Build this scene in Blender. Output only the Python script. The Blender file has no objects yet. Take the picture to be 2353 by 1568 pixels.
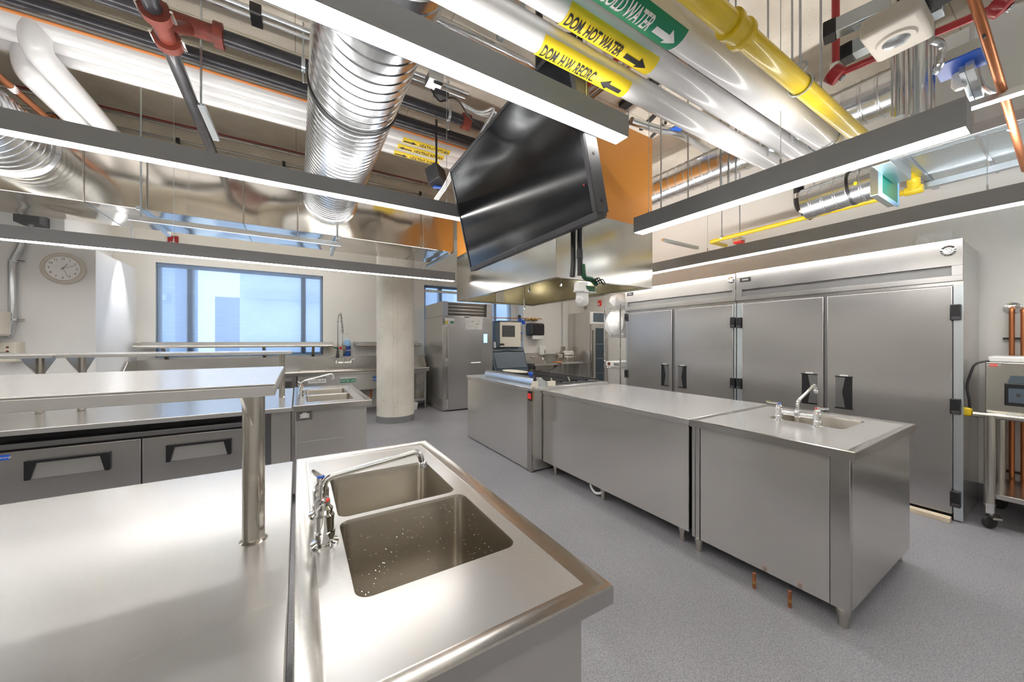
import bpy, bmesh, math, random
from math import radians as R, sin, cos, pi
from mathutils import Vector, Matrix
random.seed(7)
SC = bpy.context.scene
COL = SC.collection

# ------------------------------------------------------------------ camera, world, exposure
cd = bpy.data.cameras.new('camera'); cam = bpy.data.objects.new('camera', cd); COL.objects.link(cam)
cd.sensor_width = 36.0; cd.lens = 813.0 / 2353.0 * 36.0; cd.clip_start = 0.02; cd.clip_end = 200
cam.location = (0, 0, 1.49); cam.rotation_euler = (R(90), 0, -0.5446)
SC.camera = cam
SC.view_settings.view_transform = 'Standard'; SC.view_settings.look = 'None'
SC.view_settings.gamma = 1.0; SC.view_settings.use_curve_mapping = False
SC.view_settings.exposure = 1.5
LAMP = 9.5          # emission of the linear lamps
ADDED_UP_GLOW = 17.5  # strength of the added upward glow
world = bpy.data.worlds.new('world'); SC.world = world; world.use_nodes = True
wn = world.node_tree.nodes['Background']
wn.inputs[0].default_value = (0.70, 0.83, 1.0, 1); wn.inputs[1].default_value = 0.78
try:
    SC.cycles.max_bounces = 10; SC.cycles.diffuse_bounces = 5; SC.cycles.glossy_bounces = 6
    SC.cycles.transparent_max_bounces = 12; SC.cycles.sample_clamp_indirect = 6.0
    SC.cycles.use_denoising = True
except Exception:
    pass

# ------------------------------------------------------------------ materials
def new_mat(name):
    m = bpy.data.materials.new(name); m.use_nodes = True
    nt = m.node_tree; b = nt.nodes['Principled BSDF']
    return m, nt, b
def noise_tex(nt, scale, detail=3, stretch=(1, 1, 1)):
    tc = nt.nodes.new('ShaderNodeTexCoord'); mp = nt.nodes.new('ShaderNodeMapping')
    mp.inputs['Scale'].default_value = stretch
    nt.links.new(tc.outputs['Object'], mp.inputs['Vector'])
    n = nt.nodes.new('ShaderNodeTexNoise'); n.inputs['Scale'].default_value = scale; n.inputs['Detail'].default_value = detail
    nt.links.new(mp.outputs['Vector'], n.inputs['Vector'])
    return n
def ramp(nt, src, c0, c1, p0=0.3, p1=0.7):
    r = nt.nodes.new('ShaderNodeValToRGB')
    r.color_ramp.elements[0].position = p0; r.color_ramp.elements[1].position = p1
    r.color_ramp.elements[0].color = (*c0, 1); r.color_ramp.elements[1].color = (*c1, 1)
    nt.links.new(src, r.inputs[0]); return r
def mapval(nt, src, lo, hi, a=0.3, b=0.7):
    r = nt.nodes.new('ShaderNodeMapRange'); r.inputs[3].default_value = lo; r.inputs[4].default_value = hi
    r.inputs[1].default_value = a; r.inputs[2].default_value = b
    nt.links.new(src, r.inputs[0]); return r
def bump(nt, b, src, strength, dist=0.01, prev=None):
    bp = nt.nodes.new('ShaderNodeBump'); bp.inputs['Strength'].default_value = strength; bp.inputs['Distance'].default_value = dist
    nt.links.new(src, bp.inputs['Height'])
    if prev: nt.links.new(prev.outputs[0], bp.inputs['Normal'])
    nt.links.new(bp.outputs[0], b.inputs['Normal']); return bp
def paint(name, col, rough=0.5, metal=0.0, var=0.06, nscale=6, coat=0.0, bmp=0.0, emit=0.0):
    m, nt, b = new_mat(name)
    n = noise_tex(nt, nscale)
    c0 = tuple(max(0, c * (1 - var)) for c in col); c1 = tuple(min(1, c * (1 + var)) for c in col)
    r = ramp(nt, n.outputs[0], c0, c1); nt.links.new(r.outputs[0], b.inputs['Base Color'])
    b.inputs['Roughness'].default_value = rough; b.inputs['Metallic'].default_value = metal
    if coat: b.inputs['Coat Weight'].default_value = coat; b.inputs['Coat Roughness'].default_value = 0.08
    if bmp: bump(nt, b, noise_tex(nt, nscale * 10).outputs[0], bmp)
    if emit:
        b.inputs['Emission Color'].default_value = (*col, 1); b.inputs['Emission Strength'].default_value = emit
    return m
def metal(name, col, rough, stretch=(1, 1, 1), grain=120, grainb=0.03, wave=0.0, wavescale=1.5, wavedist=0.05, rvar=0.03, cvar=0.05, metallic=1.0):
    m, nt, b = new_mat(name)
    b.inputs['Metallic'].default_value = metallic
    n = noise_tex(nt, grain, 2, stretch)
    n2 = noise_tex(nt, 2.0, 2)
    c0 = tuple(c * (1 - cvar) for c in col); c1 = tuple(min(1, c * (1 + cvar)) for c in col)
    r = ramp(nt, n2.outputs[0], c0, c1, 0.1, 0.9); nt.links.new(r.outputs[0], b.inputs['Base Color'])
    mr = mapval(nt, n2.outputs[0], rough - rvar * 0.5, rough + rvar * 0.5, 0.1, 0.9); nt.links.new(mr.outputs[0], b.inputs['Roughness'])
    prev = None
    if grainb: prev = bump(nt, b, n.outputs[0], grainb, 0.002)
    if wave: bump(nt, b, noise_tex(nt, wavescale, 1.0).outputs[0], wave, wavedist, prev)
    return m
M = {}
SS = (0.62, 0.605, 0.58)
M['steel_top'] = metal('steel_top', (0.585, 0.58, 0.572), 0.245, (1, 12, 1), 60, 0.0, metallic=0.72)
M['steel_v'] = metal('steel_panel', (0.60, 0.585, 0.56), 0.235, (14, 14, 0.4), 60, 0.0, 0.10, 1.1, 0.05, metallic=0.75)
M['steel_h'] = metal('steel_edge', (0.58, 0.565, 0.54), 0.21, (0.4, 0.4, 14), 60, 0.0)
M['steel_door'] = metal('steel_door', (0.47, 0.46, 0.455), 0.235, (14, 14, 0.5), 60, 0.0, 0.08, 1.2, 0.04, 0.03, 0.05, 0.82)
M['steel_dark'] = metal('steel_dark', (0.30, 0.30, 0.305), 0.34, (1, 1, 12), 60, 0.0)
M['steel_bowl'] = metal('steel_bowl', (0.47, 0.44, 0.39), 0.235, (12, 12, 0.6), 50, 0.0)
M['steel_tube'] = metal('steel_tube', (0.56, 0.53, 0.48), 0.20, (1, 1, 0.3), 40, 0.0)
M['steel_hood'] = metal('steel_hood', (0.66, 0.645, 0.60), 0.20, (14, 14, 0.4), 60, 0.0, 0.25, 0.9, 0.08)
M['steel_hoodin'] = metal('steel_hood_inside', (0.56, 0.52, 0.40), 0.24, (1, 1, 1), 50, 0.0, 0.2, 1.5, 0.05)
M['steel_duct'] = metal('steel_duct', (0.60, 0.56, 0.50), 0.13, (1, 1, 1), 50, 0.0, 0.75, 1.25, 0.10, 0.03)
M['galv'] = metal('galvanised', (0.62, 0.645, 0.67), 0.24, (1, 1, 1), 30, 0.0, 0.05, 4, 0.02, 0.04, 0.12)
M['galv_light'] = metal('galvanised_sheet', (0.70, 0.76, 0.80), 0.32, (1, 1, 1), 30, 0.0, 0.15, 1.0, 0.05, 0.05, 0.06)
M['zinc'] = metal('zinc', (0.55, 0.60, 0.64), 0.32, (1, 1, 1), 60, 0.0)
M['chrome'] = metal('chrome', (0.80, 0.80, 0.80), 0.05, (1, 1, 1), 60, 0.0, 0, 1, 0, 0.01, 0.02)
M['copper'] = metal('copper', (0.56, 0.22, 0.10), 0.34, (1, 1, 1), 60, 0.0, 0, 1, 0, 0.08, 0.2)
M['brass'] = metal('brass', (0.62, 0.40, 0.16), 0.32, (1, 1, 1), 60, 0.0)
M['lamp_body'] = paint('lamp_grey', (0.30, 0.31, 0.325), 0.5, 0.0, 0.03)
M['white_wall'] = paint('wall_paint', (0.80, 0.79, 0.76), 0.55, 0, 0.015, 3)
M['pier_wall'] = paint('pier_paint', (0.80, 0.80, 0.80), 0.35, 0, 0.015, 3)
M['white_pipe'] = paint('white_jacket', (0.78, 0.78, 0.79), 0.30, 0, 0.02, 8, 0.4)
M['white_plastic'] = paint('white_plastic', (0.82, 0.82, 0.81), 0.35, 0, 0.02)
M['beige_plastic'] = paint('beige_plastic', (0.62, 0.58, 0.52), 0.45, 0, 0.03)
M['ivory'] = paint('ivory_enamel', (0.74, 0.70, 0.60), 0.4, 0, 0.03)
M['black'] = paint('black_plastic', (0.012, 0.012, 0.014), 0.38, 0, 0.1)
M['black_iron'] = paint('black_iron', (0.030, 0.030, 0.036), 0.34, 0.3, 0.35, 9, 0.2)
M['charcoal'] = paint('charcoal', (0.045, 0.045, 0.05), 0.5, 0, 0.08)
M['slate'] = paint('slate_plastic', (0.085, 0.115, 0.145), 0.38, 0, 0.06)
M['red_paint'] = paint('red_paint', (0.36, 0.015, 0.02), 0.38, 0, 0.12, 8, 0.3)
M['red_iron'] = paint('red_oxide', (0.17, 0.03, 0.018), 0.5, 0, 0.2, 20, 0.0)
M['red_label'] = paint('red_label', (0.85, 0.05, 0.04), 0.5, 0, 0.03)
M['yellow'] = paint('yellow_paint', (0.80, 0.58, 0.02), 0.32, 0, 0.10, 5, 0.4)
M['label_yellow'] = paint('label_yellow', (0.88, 0.66, 0.02), 0.5, 0, 0.02)
M['label_green'] = paint('label_green', (0.0, 0.24, 0.12), 0.5, 0, 0.02)
M['label_blue'] = paint('label_blue', (0.02, 0.10, 0.35), 0.5, 0, 0.02)
M['ink'] = paint('ink_black', (0.01, 0.01, 0.01), 0.6, 0, 0.02)
M['ink_white'] = paint('ink_white', (0.85, 0.85, 0.85), 0.6, 0, 0.02)
M['ink_grey'] = paint('ink_grey', (0.25, 0.25, 0.26), 0.6, 0, 0.02)
M['orange'] = paint('orange_panel', (0.60, 0.25, 0.042), 0.35, 0, 0.03, 2)
M['blue'] = paint('blue_cover', (0.02, 0.12, 0.62), 0.35, 0, 0.05)
M['paper'] = paint('paper', (0.83, 0.83, 0.81), 0.7, 0, 0.01)
M['rubber'] = paint('rubber', (0.03, 0.03, 0.03), 0.6, 0, 0.05)
M['skirt'] = paint('grey_skirting', (0.20, 0.20, 0.21), 0.5, 0, 0.05)
M['grey_box'] = paint('grey_box', (0.10, 0.105, 0.11), 0.5, 0.3, 0.05)
M['wood'] = paint('wood', (0.72, 0.62, 0.47), 0.6, 0, 0.12, 12)
M['mullion'] = paint('window_frame', (0.10, 0.17, 0.27), 0.4, 0.2, 0.04)
M['green_board'] = paint('circuit_board', (0.01, 0.09, 0.035), 0.4, 0, 0.15, 30)
M['green_film'] = paint('green_film', (0.0, 0.22, 0.175), 0.35, 0, 0.05, 3, 0.0)
M['film_tape'] = paint('tape_blue', (0.35, 0.62, 0.95), 0.3, 0, 0.05)
M['screen_blue'] = paint('lit_display', (0.25, 0.62, 1.0), 0.2, 0, 0.02, 6, 0, 0, 0.9)
M['bag'] = paint('plastic_bag', (0.90, 0.90, 0.91), 0.4, 0, 0.03, 14, 0.1, 0.4)
M['soap'] = paint('blue_soap', (0.03, 0.10, 0.42), 0.15, 0, 0.05, 5, 0.6)
M['far_building'] = paint('far_building', (0.42, 0.52, 0.66), 0.8, 0, 0.06, 0.6)  # pale blue distance haze is put into both building colours
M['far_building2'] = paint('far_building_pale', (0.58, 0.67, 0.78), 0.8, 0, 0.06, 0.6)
M['copper_red'] = paint('orange_tape', (0.85, 0.30, 0.08), 0.5, 0, 0.05)

def lamp_mat(name, s):
    m, nt, b = new_mat(name)
    b.inputs['Base Color'].default_value = (0.9, 0.9, 0.9, 1)
    b.inputs['Emission Color'].default_value = (1.0, 0.965, 0.92, 1); b.inputs['Emission Strength'].default_value = s
    return m
M['lens'] = lamp_mat('lamp_diffuser', LAMP); M['added_glow'] = lamp_mat('added_uplight', ADDED_UP_GLOW); M['added_glow_low'] = lamp_mat('added_glow_dim', ADDED_UP_GLOW * 0.3)  # last two: glow added on top of the lamps and inside the hood

def concrete(name, c0, c1, boards=False):
    m, nt, b = new_mat(name)
    n = noise_tex(nt, 1.7, 8); r = ramp(nt, n.outputs[0], c0, c1, 0.35, 0.68)
    sp = noise_tex(nt, 45, 2); sr = ramp(nt, sp.outputs[0], (0.55, 0.53, 0.5), (1, 1, 1), 0.27, 0.34)
    mx = nt.nodes.new('ShaderNodeMix'); mx.data_type = 'RGBA'; mx.blend_type = 'MULTIPLY'; mx.inputs[0].default_value = 1
    nt.links.new(r.outputs[0], mx.inputs[6]); nt.links.new(sr.outputs[0], mx.inputs[7])
    out = mx.outputs[2]
    if boards:
        tc = nt.nodes.new('ShaderNodeTexCoord'); br = nt.nodes.new('ShaderNodeTexBrick')
        br.offset = 0.5; br.inputs['Scale'].default_value = 1.0; br.inputs['Mortar Size'].default_value = 0.004
        br.inputs['Brick Width'].default_value = 2.44; br.inputs['Row Height'].default_value = 1.22
        br.inputs['Color1'].default_value = (1, 1, 1, 1); br.inputs['Color2'].default_value = (0.9, 0.88, 0.85, 1); br.inputs['Mortar'].default_value = (0.5, 0.47, 0.42, 1)
        nt.links.new(tc.outputs['Object'], br.inputs['Vector'])
        m2 = nt.nodes.new('ShaderNodeMix'); m2.data_type = 'RGBA'; m2.blend_type = 'MULTIPLY'; m2.inputs[0].default_value = 1
        nt.links.new(out, m2.inputs[6]); nt.links.new(br.outputs[0], m2.inputs[7]); out = m2.outputs[2]
    nt.links.new(out, b.inputs['Base Color']); b.inputs['Roughness'].default_value = 0.75
    bump(nt, b, n.outputs[0], 0.15, 0.02)
    return m
M['concrete'] = concrete('concrete_slab', (0.58, 0.535, 0.46), (0.76, 0.71, 0.63), True)
M['concrete_beam'] = concrete('concrete_beam', (0.52, 0.48, 0.40), (0.68, 0.63, 0.53))
M['concrete_col'] = concrete('concrete_column', (0.60, 0.575, 0.51), (0.74, 0.71, 0.64))

def floor_mat():
    m, nt, b = new_mat('vinyl_floor')
    n = noise_tex(nt, 170, 2); r = ramp(nt, n.outputs[0], (0.215, 0.215, 0.24), (0.35, 0.35, 0.378), 0.36, 0.64)
    n2 = noise_tex(nt, 0.9, 5); r2 = ramp(nt, n2.outputs[0], (0.86, 0.86, 0.86), (1.05, 1.05, 1.05), 0.35, 0.65)
    mx = nt.nodes.new('ShaderNodeMix'); mx.data_type = 'RGBA'; mx.blend_type = 'MULTIPLY'; mx.inputs[0].default_value = 1
    nt.links.new(r.outputs[0], mx.inputs[6]); nt.links.new(r2.outputs[0], mx.inputs[7])
    nt.links.new(mx.outputs[2], b.inputs['Base Color']); b.inputs['Roughness'].default_value = 0.42
    b.inputs['Specular IOR Level'].default_value = 0.35
    bump(nt, b, n.outputs[0], 0.05, 0.002)
    return m
M['floor'] = floor_mat()
def glass_mat():
    m, nt, b = new_mat('window_glass')
    b.inputs['Base Color'].default_value = (0.9, 0.96, 1, 1); b.inputs['Roughness'].default_value = 0.02
    b.inputs['Transmission Weight'].default_value = 1.0; b.inputs['IOR'].default_value = 1.02
    return m
M['glass'] = glass_mat()
def shade_mat():
    m, nt, b = new_mat('roller_shade_mesh')
    nt.nodes.remove(b); out = nt.nodes['Material Output']
    tr = nt.nodes.new('ShaderNodeBsdfTransparent'); tr.inputs[0].default_value = (0.86, 0.92, 1, 1)
    tl = nt.nodes.new('ShaderNodeBsdfTranslucent'); tl.inputs[0].default_value = (0.75, 0.82, 0.92, 1)
    df = nt.nodes.new('ShaderNodeBsdfDiffuse'); df.inputs[0].default_value = (0.62, 0.70, 0.82, 1)
    wv = noise_tex(nt, 8, 2, (0.4, 0.4, 14)); mr = mapval(nt, wv.outputs[0], 0.50, 0.60)
    m1 = nt.nodes.new('ShaderNodeMixShader'); m1.inputs[0].default_value = 0.4
    nt.links.new(tl.outputs[0], m1.inputs[1]); nt.links.new(df.outputs[0], m1.inputs[2])
    m2 = nt.nodes.new('ShaderNodeMixShader'); nt.links.new(mr.outputs[0], m2.inputs[0])
    nt.links.new(tr.outputs[0], m2.inputs[1]); nt.links.new(m1.outputs[0], m2.inputs[2])
    nt.links.new(m2.outputs[0], out.inputs[0]); return m
M['shade'] = shade_mat()
def screen_mat():
    m, nt, b = new_mat('tv_screen')
    b.inputs['Base Color'].default_value = (0.006, 0.007, 0.010, 1); b.inputs['Roughness'].default_value = 0.13
    b.inputs['Specular IOR Level'].default_value = 0.5; b.inputs['IOR'].default_value = 1.48
    return m
M['screen'] = screen_mat()
def dark_glass():
    m, nt, b = new_mat('cooler_glass')
    b.inputs['Base Color'].default_value = (0.05, 0.075, 0.10, 1); b.inputs['Roughness'].default_value = 0.08
    return m
M['dark_glass'] = dark_glass()

# ------------------------------------------------------------------ mesh builder
class MB:
    def __init__(s): s.v = []; s.f = []
    def add(s, vs, fs):
        o = len(s.v); s.v += [tuple(v) for v in vs]; s.f += [tuple(i + o for i in f) for f in fs]; return s
    def box(s, x0, x1, y0, y1, z0, z1):
        if x0 > x1: x0, x1 = x1, x0
        if y0 > y1: y0, y1 = y1, y0
        if z0 > z1: z0, z1 = z1, z0
        return s.add([(x0, y0, z0), (x1, y0, z0), (x1, y1, z0), (x0, y1, z0), (x0, y0, z1), (x1, y0, z1), (x1, y1, z1), (x0, y1, z1)],
                     [(0, 3, 2, 1), (4, 5, 6, 7), (0, 1, 5, 4), (1, 2, 6, 5), (2, 3, 7, 6), (3, 0, 4, 7)])
    def obox(s, p0, p1, w, h, up=(0, 0, 1)):
        p0 = Vector(p0); p1 = Vector(p1); d = (p1 - p0).normalized(); up = Vector(up)
        if abs(d.dot(up)) > 0.98: up = Vector((1, 0, 0))
        a = d.cross(up).normalized() * (w / 2); b = a.cross(d).normalized() * (h / 2)
        vs = [p + sa * a + sb * b for p in (p0, p1) for sa, sb in ((-1, -1), (1, -1), (1, 1), (-1, 1))]
        return s.add(vs, [(0, 1, 2, 3), (7, 6, 5, 4), (0, 4, 5, 1), (1, 5, 6, 2), (2, 6, 7, 3), (3, 7, 4, 0)])
    def lathe(s, prof, origin=(0, 0, 0), axis=(0, 0, 1), n=20):
        ax = Vector(axis).normalized(); t = Vector((1, 0, 0)) if abs(ax.x) < 0.9 else Vector((0, 1, 0))
        a = ax.cross(t).normalized(); b = ax.cross(a); o = Vector(origin)
        vs = []; fs = []
        for r, h in prof:
            for k in range(n):
                an = 2 * pi * k / n; vs.append(o + ax * h + a * (r * cos(an)) + b * (r * sin(an)))
        for i in range(len(prof) - 1):
            for k in range(n):
                k2 = (k + 1) % n; fs.append((i * n + k, i * n + k2, (i + 1) * n + k2, (i + 1) * n + k))
        fs.append(tuple(range(n - 1, -1, -1))); L = (len(prof) - 1) * n; fs.append(tuple(range(L, L + n)))
        return s.add(vs, fs)
    def cyl(s, p0, p1, r, n=16, r1=None):
        p0 = Vector(p0); p1 = Vector(p1); d = p1 - p0
        return s.lathe([(r, 0), (r if r1 is None else r1, d.length)], p0, d, n)
    def tube(s, pts, r, n=10, caps=True):
        pts = [Vector(p) for p in pts]; N = len(pts)
        tg = []
        for i in range(N):
            a = pts[max(i - 1, 0)]; b = pts[min(i + 1, N - 1)]; tg.append((b - a).normalized())
        u = tg[0].orthogonal().normalized(); vs = []; fs = []
        for i in range(N):
            u = (u - tg[i] * u.dot(tg[i])).normalized(); w = tg[i].cross(u)
            rr = r[i] if isinstance(r, (list, tuple)) else r
            for k in range(n):
                an = 2 * pi * k / n; vs.append(pts[i] + u * (rr * cos(an)) + w * (rr * sin(an)))
        for i in range(N - 1):
            for k in range(n):
                k2 = (k + 1) % n; fs.append((i * n + k, i * n + k2, (i + 1) * n + k2, (i + 1) * n + k))
        if caps:
            fs.append(tuple(range(n - 1, -1, -1))); L = (N - 1) * n; fs.append(tuple(range(L, L + n)))
        return s.add(vs, fs)
    def prism(s, poly, plane, lo, hi):
        def P(a, b, c): return {'xy': (a, b, c), 'xz': (a, c, b), 'yz': (c, a, b)}[plane]
        n = len(poly); vs = [P(a, b, lo) for a, b in poly] + [P(a, b, hi) for a, b in poly]
        fs = [tuple(range(n - 1, -1, -1)), tuple(range(n, 2 * n))] + [(i, (i + 1) % n, n + (i + 1) % n, n + i) for i in range(n)]
        return s.add(vs, fs)
    def mesh(s, name, off=(0, 0, 0)):
        me = bpy.data.meshes.new(name)
        me.from_pydata([(v[0] - off[0], v[1] - off[1], v[2] - off[2]) for v in s.v], [], s.f)
        bm = bmesh.new(); bm.from_mesh(me); bmesh.ops.recalc_face_normals(bm, faces=bm.faces); bm.to_mesh(me); bm.free()
        return me
def bend(pts, rad, n=6):
    """round the corners of a polyline"""
    pts = [Vector(p) for p in pts]; out = [pts[0]]
    for i in range(1, len(pts) - 1):
        a, b, c = pts[i - 1], pts[i], pts[i + 1]
        d0 = (a - b); d1 = (c - b); r = min(rad, d0.length * 0.49, d1.length * 0.49)
        p0 = b + d0.normalized() * r; p1 = b + d1.normalized() * r
        for k in range(n + 1):
            t = k / n; out.append(p0 * (1 - t) ** 2 + b * 2 * t * (1 - t) + p1 * t * t)
    out.append(pts[-1]); return out

def tag(o, label, cat, group=None, kind=None):
    if label: o['label'] = label
    if cat: o['category'] = cat
    if group: o['group'] = group
    if kind: o['kind'] = kind
    return o
def thing(name, label, cat, loc, group=None):
    o = bpy.data.objects.new(name, None); COL.objects.link(o); o.location = loc; o.empty_display_size = 0.1
    return tag(o, label, cat, group)
ROOT = {}
def wloc(o):
    v = Vector((0, 0, 0))
    while o: v += o.location; o = o.parent
    return v
def finish(o, me, mat, bevel, ang=32):
    me.materials.append(M[mat] if isinstance(mat, str) else mat)
    for p in me.polygons: p.use_smooth = True
    me.set_sharp_from_angle(angle=R(ang))
    if bevel:
        md = o.modifiers.new('bevel', 'BEVEL'); md.width = bevel; md.segments = 2; md.limit_method = 'ANGLE'; md.angle_limit = R(40)
        md.harden_normals = False
    return o
def part(name, mb, mat, parent, bevel=0.0, label=None):
    off = wloc(parent); me = mb.mesh(name, off); o = bpy.data.objects.new(name, me); COL.objects.link(o); o.parent = parent
    finish(o, me, mat, bevel)
    if label: o['label'] = label
    return o
def solo(name, mb, mat, label=None, cat=None, group=None, bevel=0.0, kind=None):
    xs = [v[0] for v in mb.v]; ys = [v[1] for v in mb.v]; zs = [v[2] for v in mb.v]
    off = ((min(xs) + max(xs)) / 2, (min(ys) + max(ys)) / 2, min(zs))
    me = mb.mesh(name, off); o = bpy.data.objects.new(name, me); COL.objects.link(o); o.location = off
    finish(o, me, mat, bevel)
    return tag(o, label, cat, group, kind)
def struct(name, mb, mat, bevel=0.0):
    return solo(name, mb, mat, None, None, None, bevel, 'structure')
def B(*a): return MB().box(*a)
def C(*a, **k): return MB().cyl(*a, **k)
def T(*a, **k): return MB().tube(*a, **k)

def text_mesh(s, size, fn, subdiv=0, align='CENTER', fit=None, bold=0.0):
    """flat lettering -> list of verts, faces; fn maps (u, v) to a point"""
    cu = bpy.data.curves.new('lettering', 'FONT'); cu.body = s; cu.size = size; cu.align_x = align; cu.align_y = 'CENTER'; cu.resolution_u = 3; cu.offset = bold
    ob = bpy.data.objects.new('lettering', cu); COL.objects.link(ob)
    dg = bpy.context.evaluated_depsgraph_get(); me = bpy.data.meshes.new_from_object(ob.evaluated_get(dg))
    bpy.data.objects.remove(ob); bpy.data.curves.remove(cu)
    bm = bmesh.new(); bm.from_mesh(me); bmesh.ops.triangulate(bm, faces=bm.faces)
    if subdiv: bmesh.ops.subdivide_edges(bm, edges=bm.edges, cuts=subdiv, use_grid_fill=True)
    if fit:
        a = min(v.co.x for v in bm.verts); b = max(v.co.x for v in bm.verts)
        for v in bm.verts: v.co.x = fit[0] + (v.co.x - a) / (b - a) * (fit[1] - fit[0])
    bm.verts.index_update()
    m = MB(); m.add([fn(v.co.x, v.co.y) for v in bm.verts], [tuple(v.index for v in f.verts) for f in bm.faces])
    bm.free(); bpy.data.meshes.remove(me); return m
def flat_part(name, mb, mat, parent, label=None):
    """lettering part: keep the given winding"""
    off = wloc(parent); me = bpy.data.meshes.new(name)
    me.from_pydata([(v[0] - off[0], v[1] - off[1], v[2] - off[2]) for v in mb.v], [], mb.f)
    me.materials.append(M[mat]); o = bpy.data.objects.new(name, me); COL.objects.link(o); o.parent = parent
    if label: o['label'] = label
    return o
def poly_grid(poly, fn, cuts=3):
    bm = bmesh.new(); vs = [bm.verts.new((a, b, 0)) for a, b in poly]; bm.faces.new(vs)
    bmesh.ops.triangulate(bm, faces=bm.faces); bmesh.ops.subdivide_edges(bm, edges=bm.edges, cuts=cuts, use_grid_fill=True)
    bm.verts.index_update(); m = MB()
    m.add([fn(v.co.x, v.co.y) for v in bm.verts], [tuple(v.index for v in f.verts) for f in bm.faces]); bm.free(); return m
def rrect(x0, x1, y0, y1, r, n=5):
    out = []
    for cx, cy, a0 in ((x1 - r, y1 - r, 0), (x0 + r, y1 - r, 90), (x0 + r, y0 + r, 180), (x1 - r, y0 + r, 270)):
        for k in range(n + 1):
            a = R(a0 + 90 * k / n); out.append((cx + r * cos(a), cy + r * sin(a)))
    return out
def plate_with_holes(outer, holes, z):
    bm = bmesh.new(); ed = []
    for loop in [outer] + holes:
        vs = [bm.verts.new((a, b, z)) for a, b in loop]
        ed += [bm.edges.new((vs[i], vs[(i + 1) % len(vs)])) for i in range(len(vs))]
    bmesh.ops.triangle_fill(bm, use_beauty=True, edges=ed)
    bm.verts.index_update(); m = MB(); m.add([tuple(v.co) for v in bm.verts], [tuple(v.index for v in f.verts) for f in bm.faces]); bm.free(); return m

# ------------------------------------------------------------------ the room
ZC = 4.42
struct('floor', B(-5.2, 7.6, -2.6, 8.8, -0.06, 0), 'floor')
struct('ceiling', B(-5.2, 7.6, -2.6, 8.8, ZC, ZC + 0.1), 'concrete')
struct('trim_1', B(-5.2, 7.6, 6.46, 7.24, 3.68, ZC), 'concrete_beam', 0.01)          # downstand beam on the column line
for k, y in enumerate((0.55, 2.35, 4.2)):                                            # added ribs in darker concrete, standing in for shade stripes on the slab
    struct('trim_%d' % (k + 3), B(-5.2, 0.55, y, y + 0.62, ZC - 0.07, ZC), 'concrete_beam', 0.01)
WB = 8.45; w1 = (-2.11, 0.455); w2 = (2.63, 5.10); zs0, zs1 = 1.20, 2.86
m = MB()
m.box(-2.62, w1[0], WB, WB + 0.3, 0, ZC); m.box(w1[1], w2[0], WB, WB + 0.3, 0, ZC); m.box(w2[1], 5.3, WB, WB + 0.3, 0, ZC)
for a, b in (w1, w2): m.box(a, b, WB, WB + 0.3, 0, zs0); m.box(a, b, WB, WB + 0.3, zs1, ZC)
struct('wall_back', m, 'white_wall')
m = B(-5.2, -2.34, 7.02, 8.75, 0, 2.72); m.box(-5.2, -2.62, 7.02, 8.75, 2.72, ZC)
struct('wall_back_left', m, 'pier_wall')
m = B(5.27, 7.6, 8.1, 8.75, 0, ZC); struct('wall_back_right', m, 'white_wall')
struct('wall_right', B(5.45, 5.6, -2.6, 4.2, 0, ZC), 'white_wall')
struct('wall_right_return', B(5.6, 7.5, 4.05, 4.2, 0, ZC), 'white_wall')
struct('wall_right_far', B(7.5, 7.6, 4.05, 8.1, 0, ZC), 'white_wall')
struct('wall_left', B(-5.2, -5.1, -2.6, 7.02, 0, ZC), 'white_wall')
struct('wall_front', B(-5.2, 5.6, -2.6, -2.5, 0, ZC), 'white_wall')
struct('baseboard_right', B(5.436, 5.45, -2.5, 4.2, 0, 0.165), 'skirt', 0.003)

struct('trim_2', B(0.957, 0.961, -2.4, 6.4, 0.0, 0.0006), 'skirt')                     # welded floor seam
# windows
def window(n, a, b, muls, shade_z):
    w = thing('window_%d' % n, None, None, ((a + b) / 2, WB + 0.1, zs0)); w['kind'] = 'structure'
    m = MB(); m.box(a, a + 0.05, WB + 0.06, WB + 0.16, zs0, zs1); m.box(b - 0.05, b, WB + 0.06, WB + 0.16, zs0, zs1)
    m.box(a, b, WB + 0.06, WB + 0.16, zs0, zs0 + 0.06); m.box(a, b, WB + 0.06, WB + 0.16, zs1 - 0.06, zs1)
    part('frame', m, 'mullion', w, 0.004)
    for x in muls: part('mullion', B(x - 0.045, x + 0.045, WB + 0.05, WB + 0.17, zs0 + 0.06, zs1 - 0.06), 'mullion', w, 0.004)
    part('glass_pane', B(a + 0.02, b - 0.02, WB + 0.11, WB + 0.116, zs0 + 0.03, zs1 - 0.03), 'glass', w)
    sh = thing('roller_shade', 'pale blue mesh roller shade drawn over the ' + ('wide window left of the column' if n == 1 else 'window behind the tall steel chiller'), 'shade', ((a + b) / 2, WB + 0.03, zs0))
    mm = MB(); mm.add([(a + 0.015, WB + 0.03, zs0 + 0.01), (b - 0.015, WB + 0.03, zs0 + 0.01), (b - 0.015, WB + 0.03, shade_z), (a + 0.015, WB + 0.03, shade_z)], [(0, 1, 2, 3)])
    part('shade_cloth', mm, 'shade', sh)
    part('roller_tube', C((a + 0.02, WB + 0.035, shade_z), (b - 0.02, WB + 0.035, shade_z), 0.035, 14), 'shade' if n == 1 else 'white_plastic', sh)
    part('hem_bar', B(a + 0.02, b - 0.02, WB + 0.022, WB + 0.038, zs0 + 0.005, zs0 + 0.03), 'film_tape', sh)
window(1, w1[0], w1[1], (-1.665, 0.10), 2.82)
window(2, w2[0], w2[1], (3.05, 4.60), 2.72)
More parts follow.
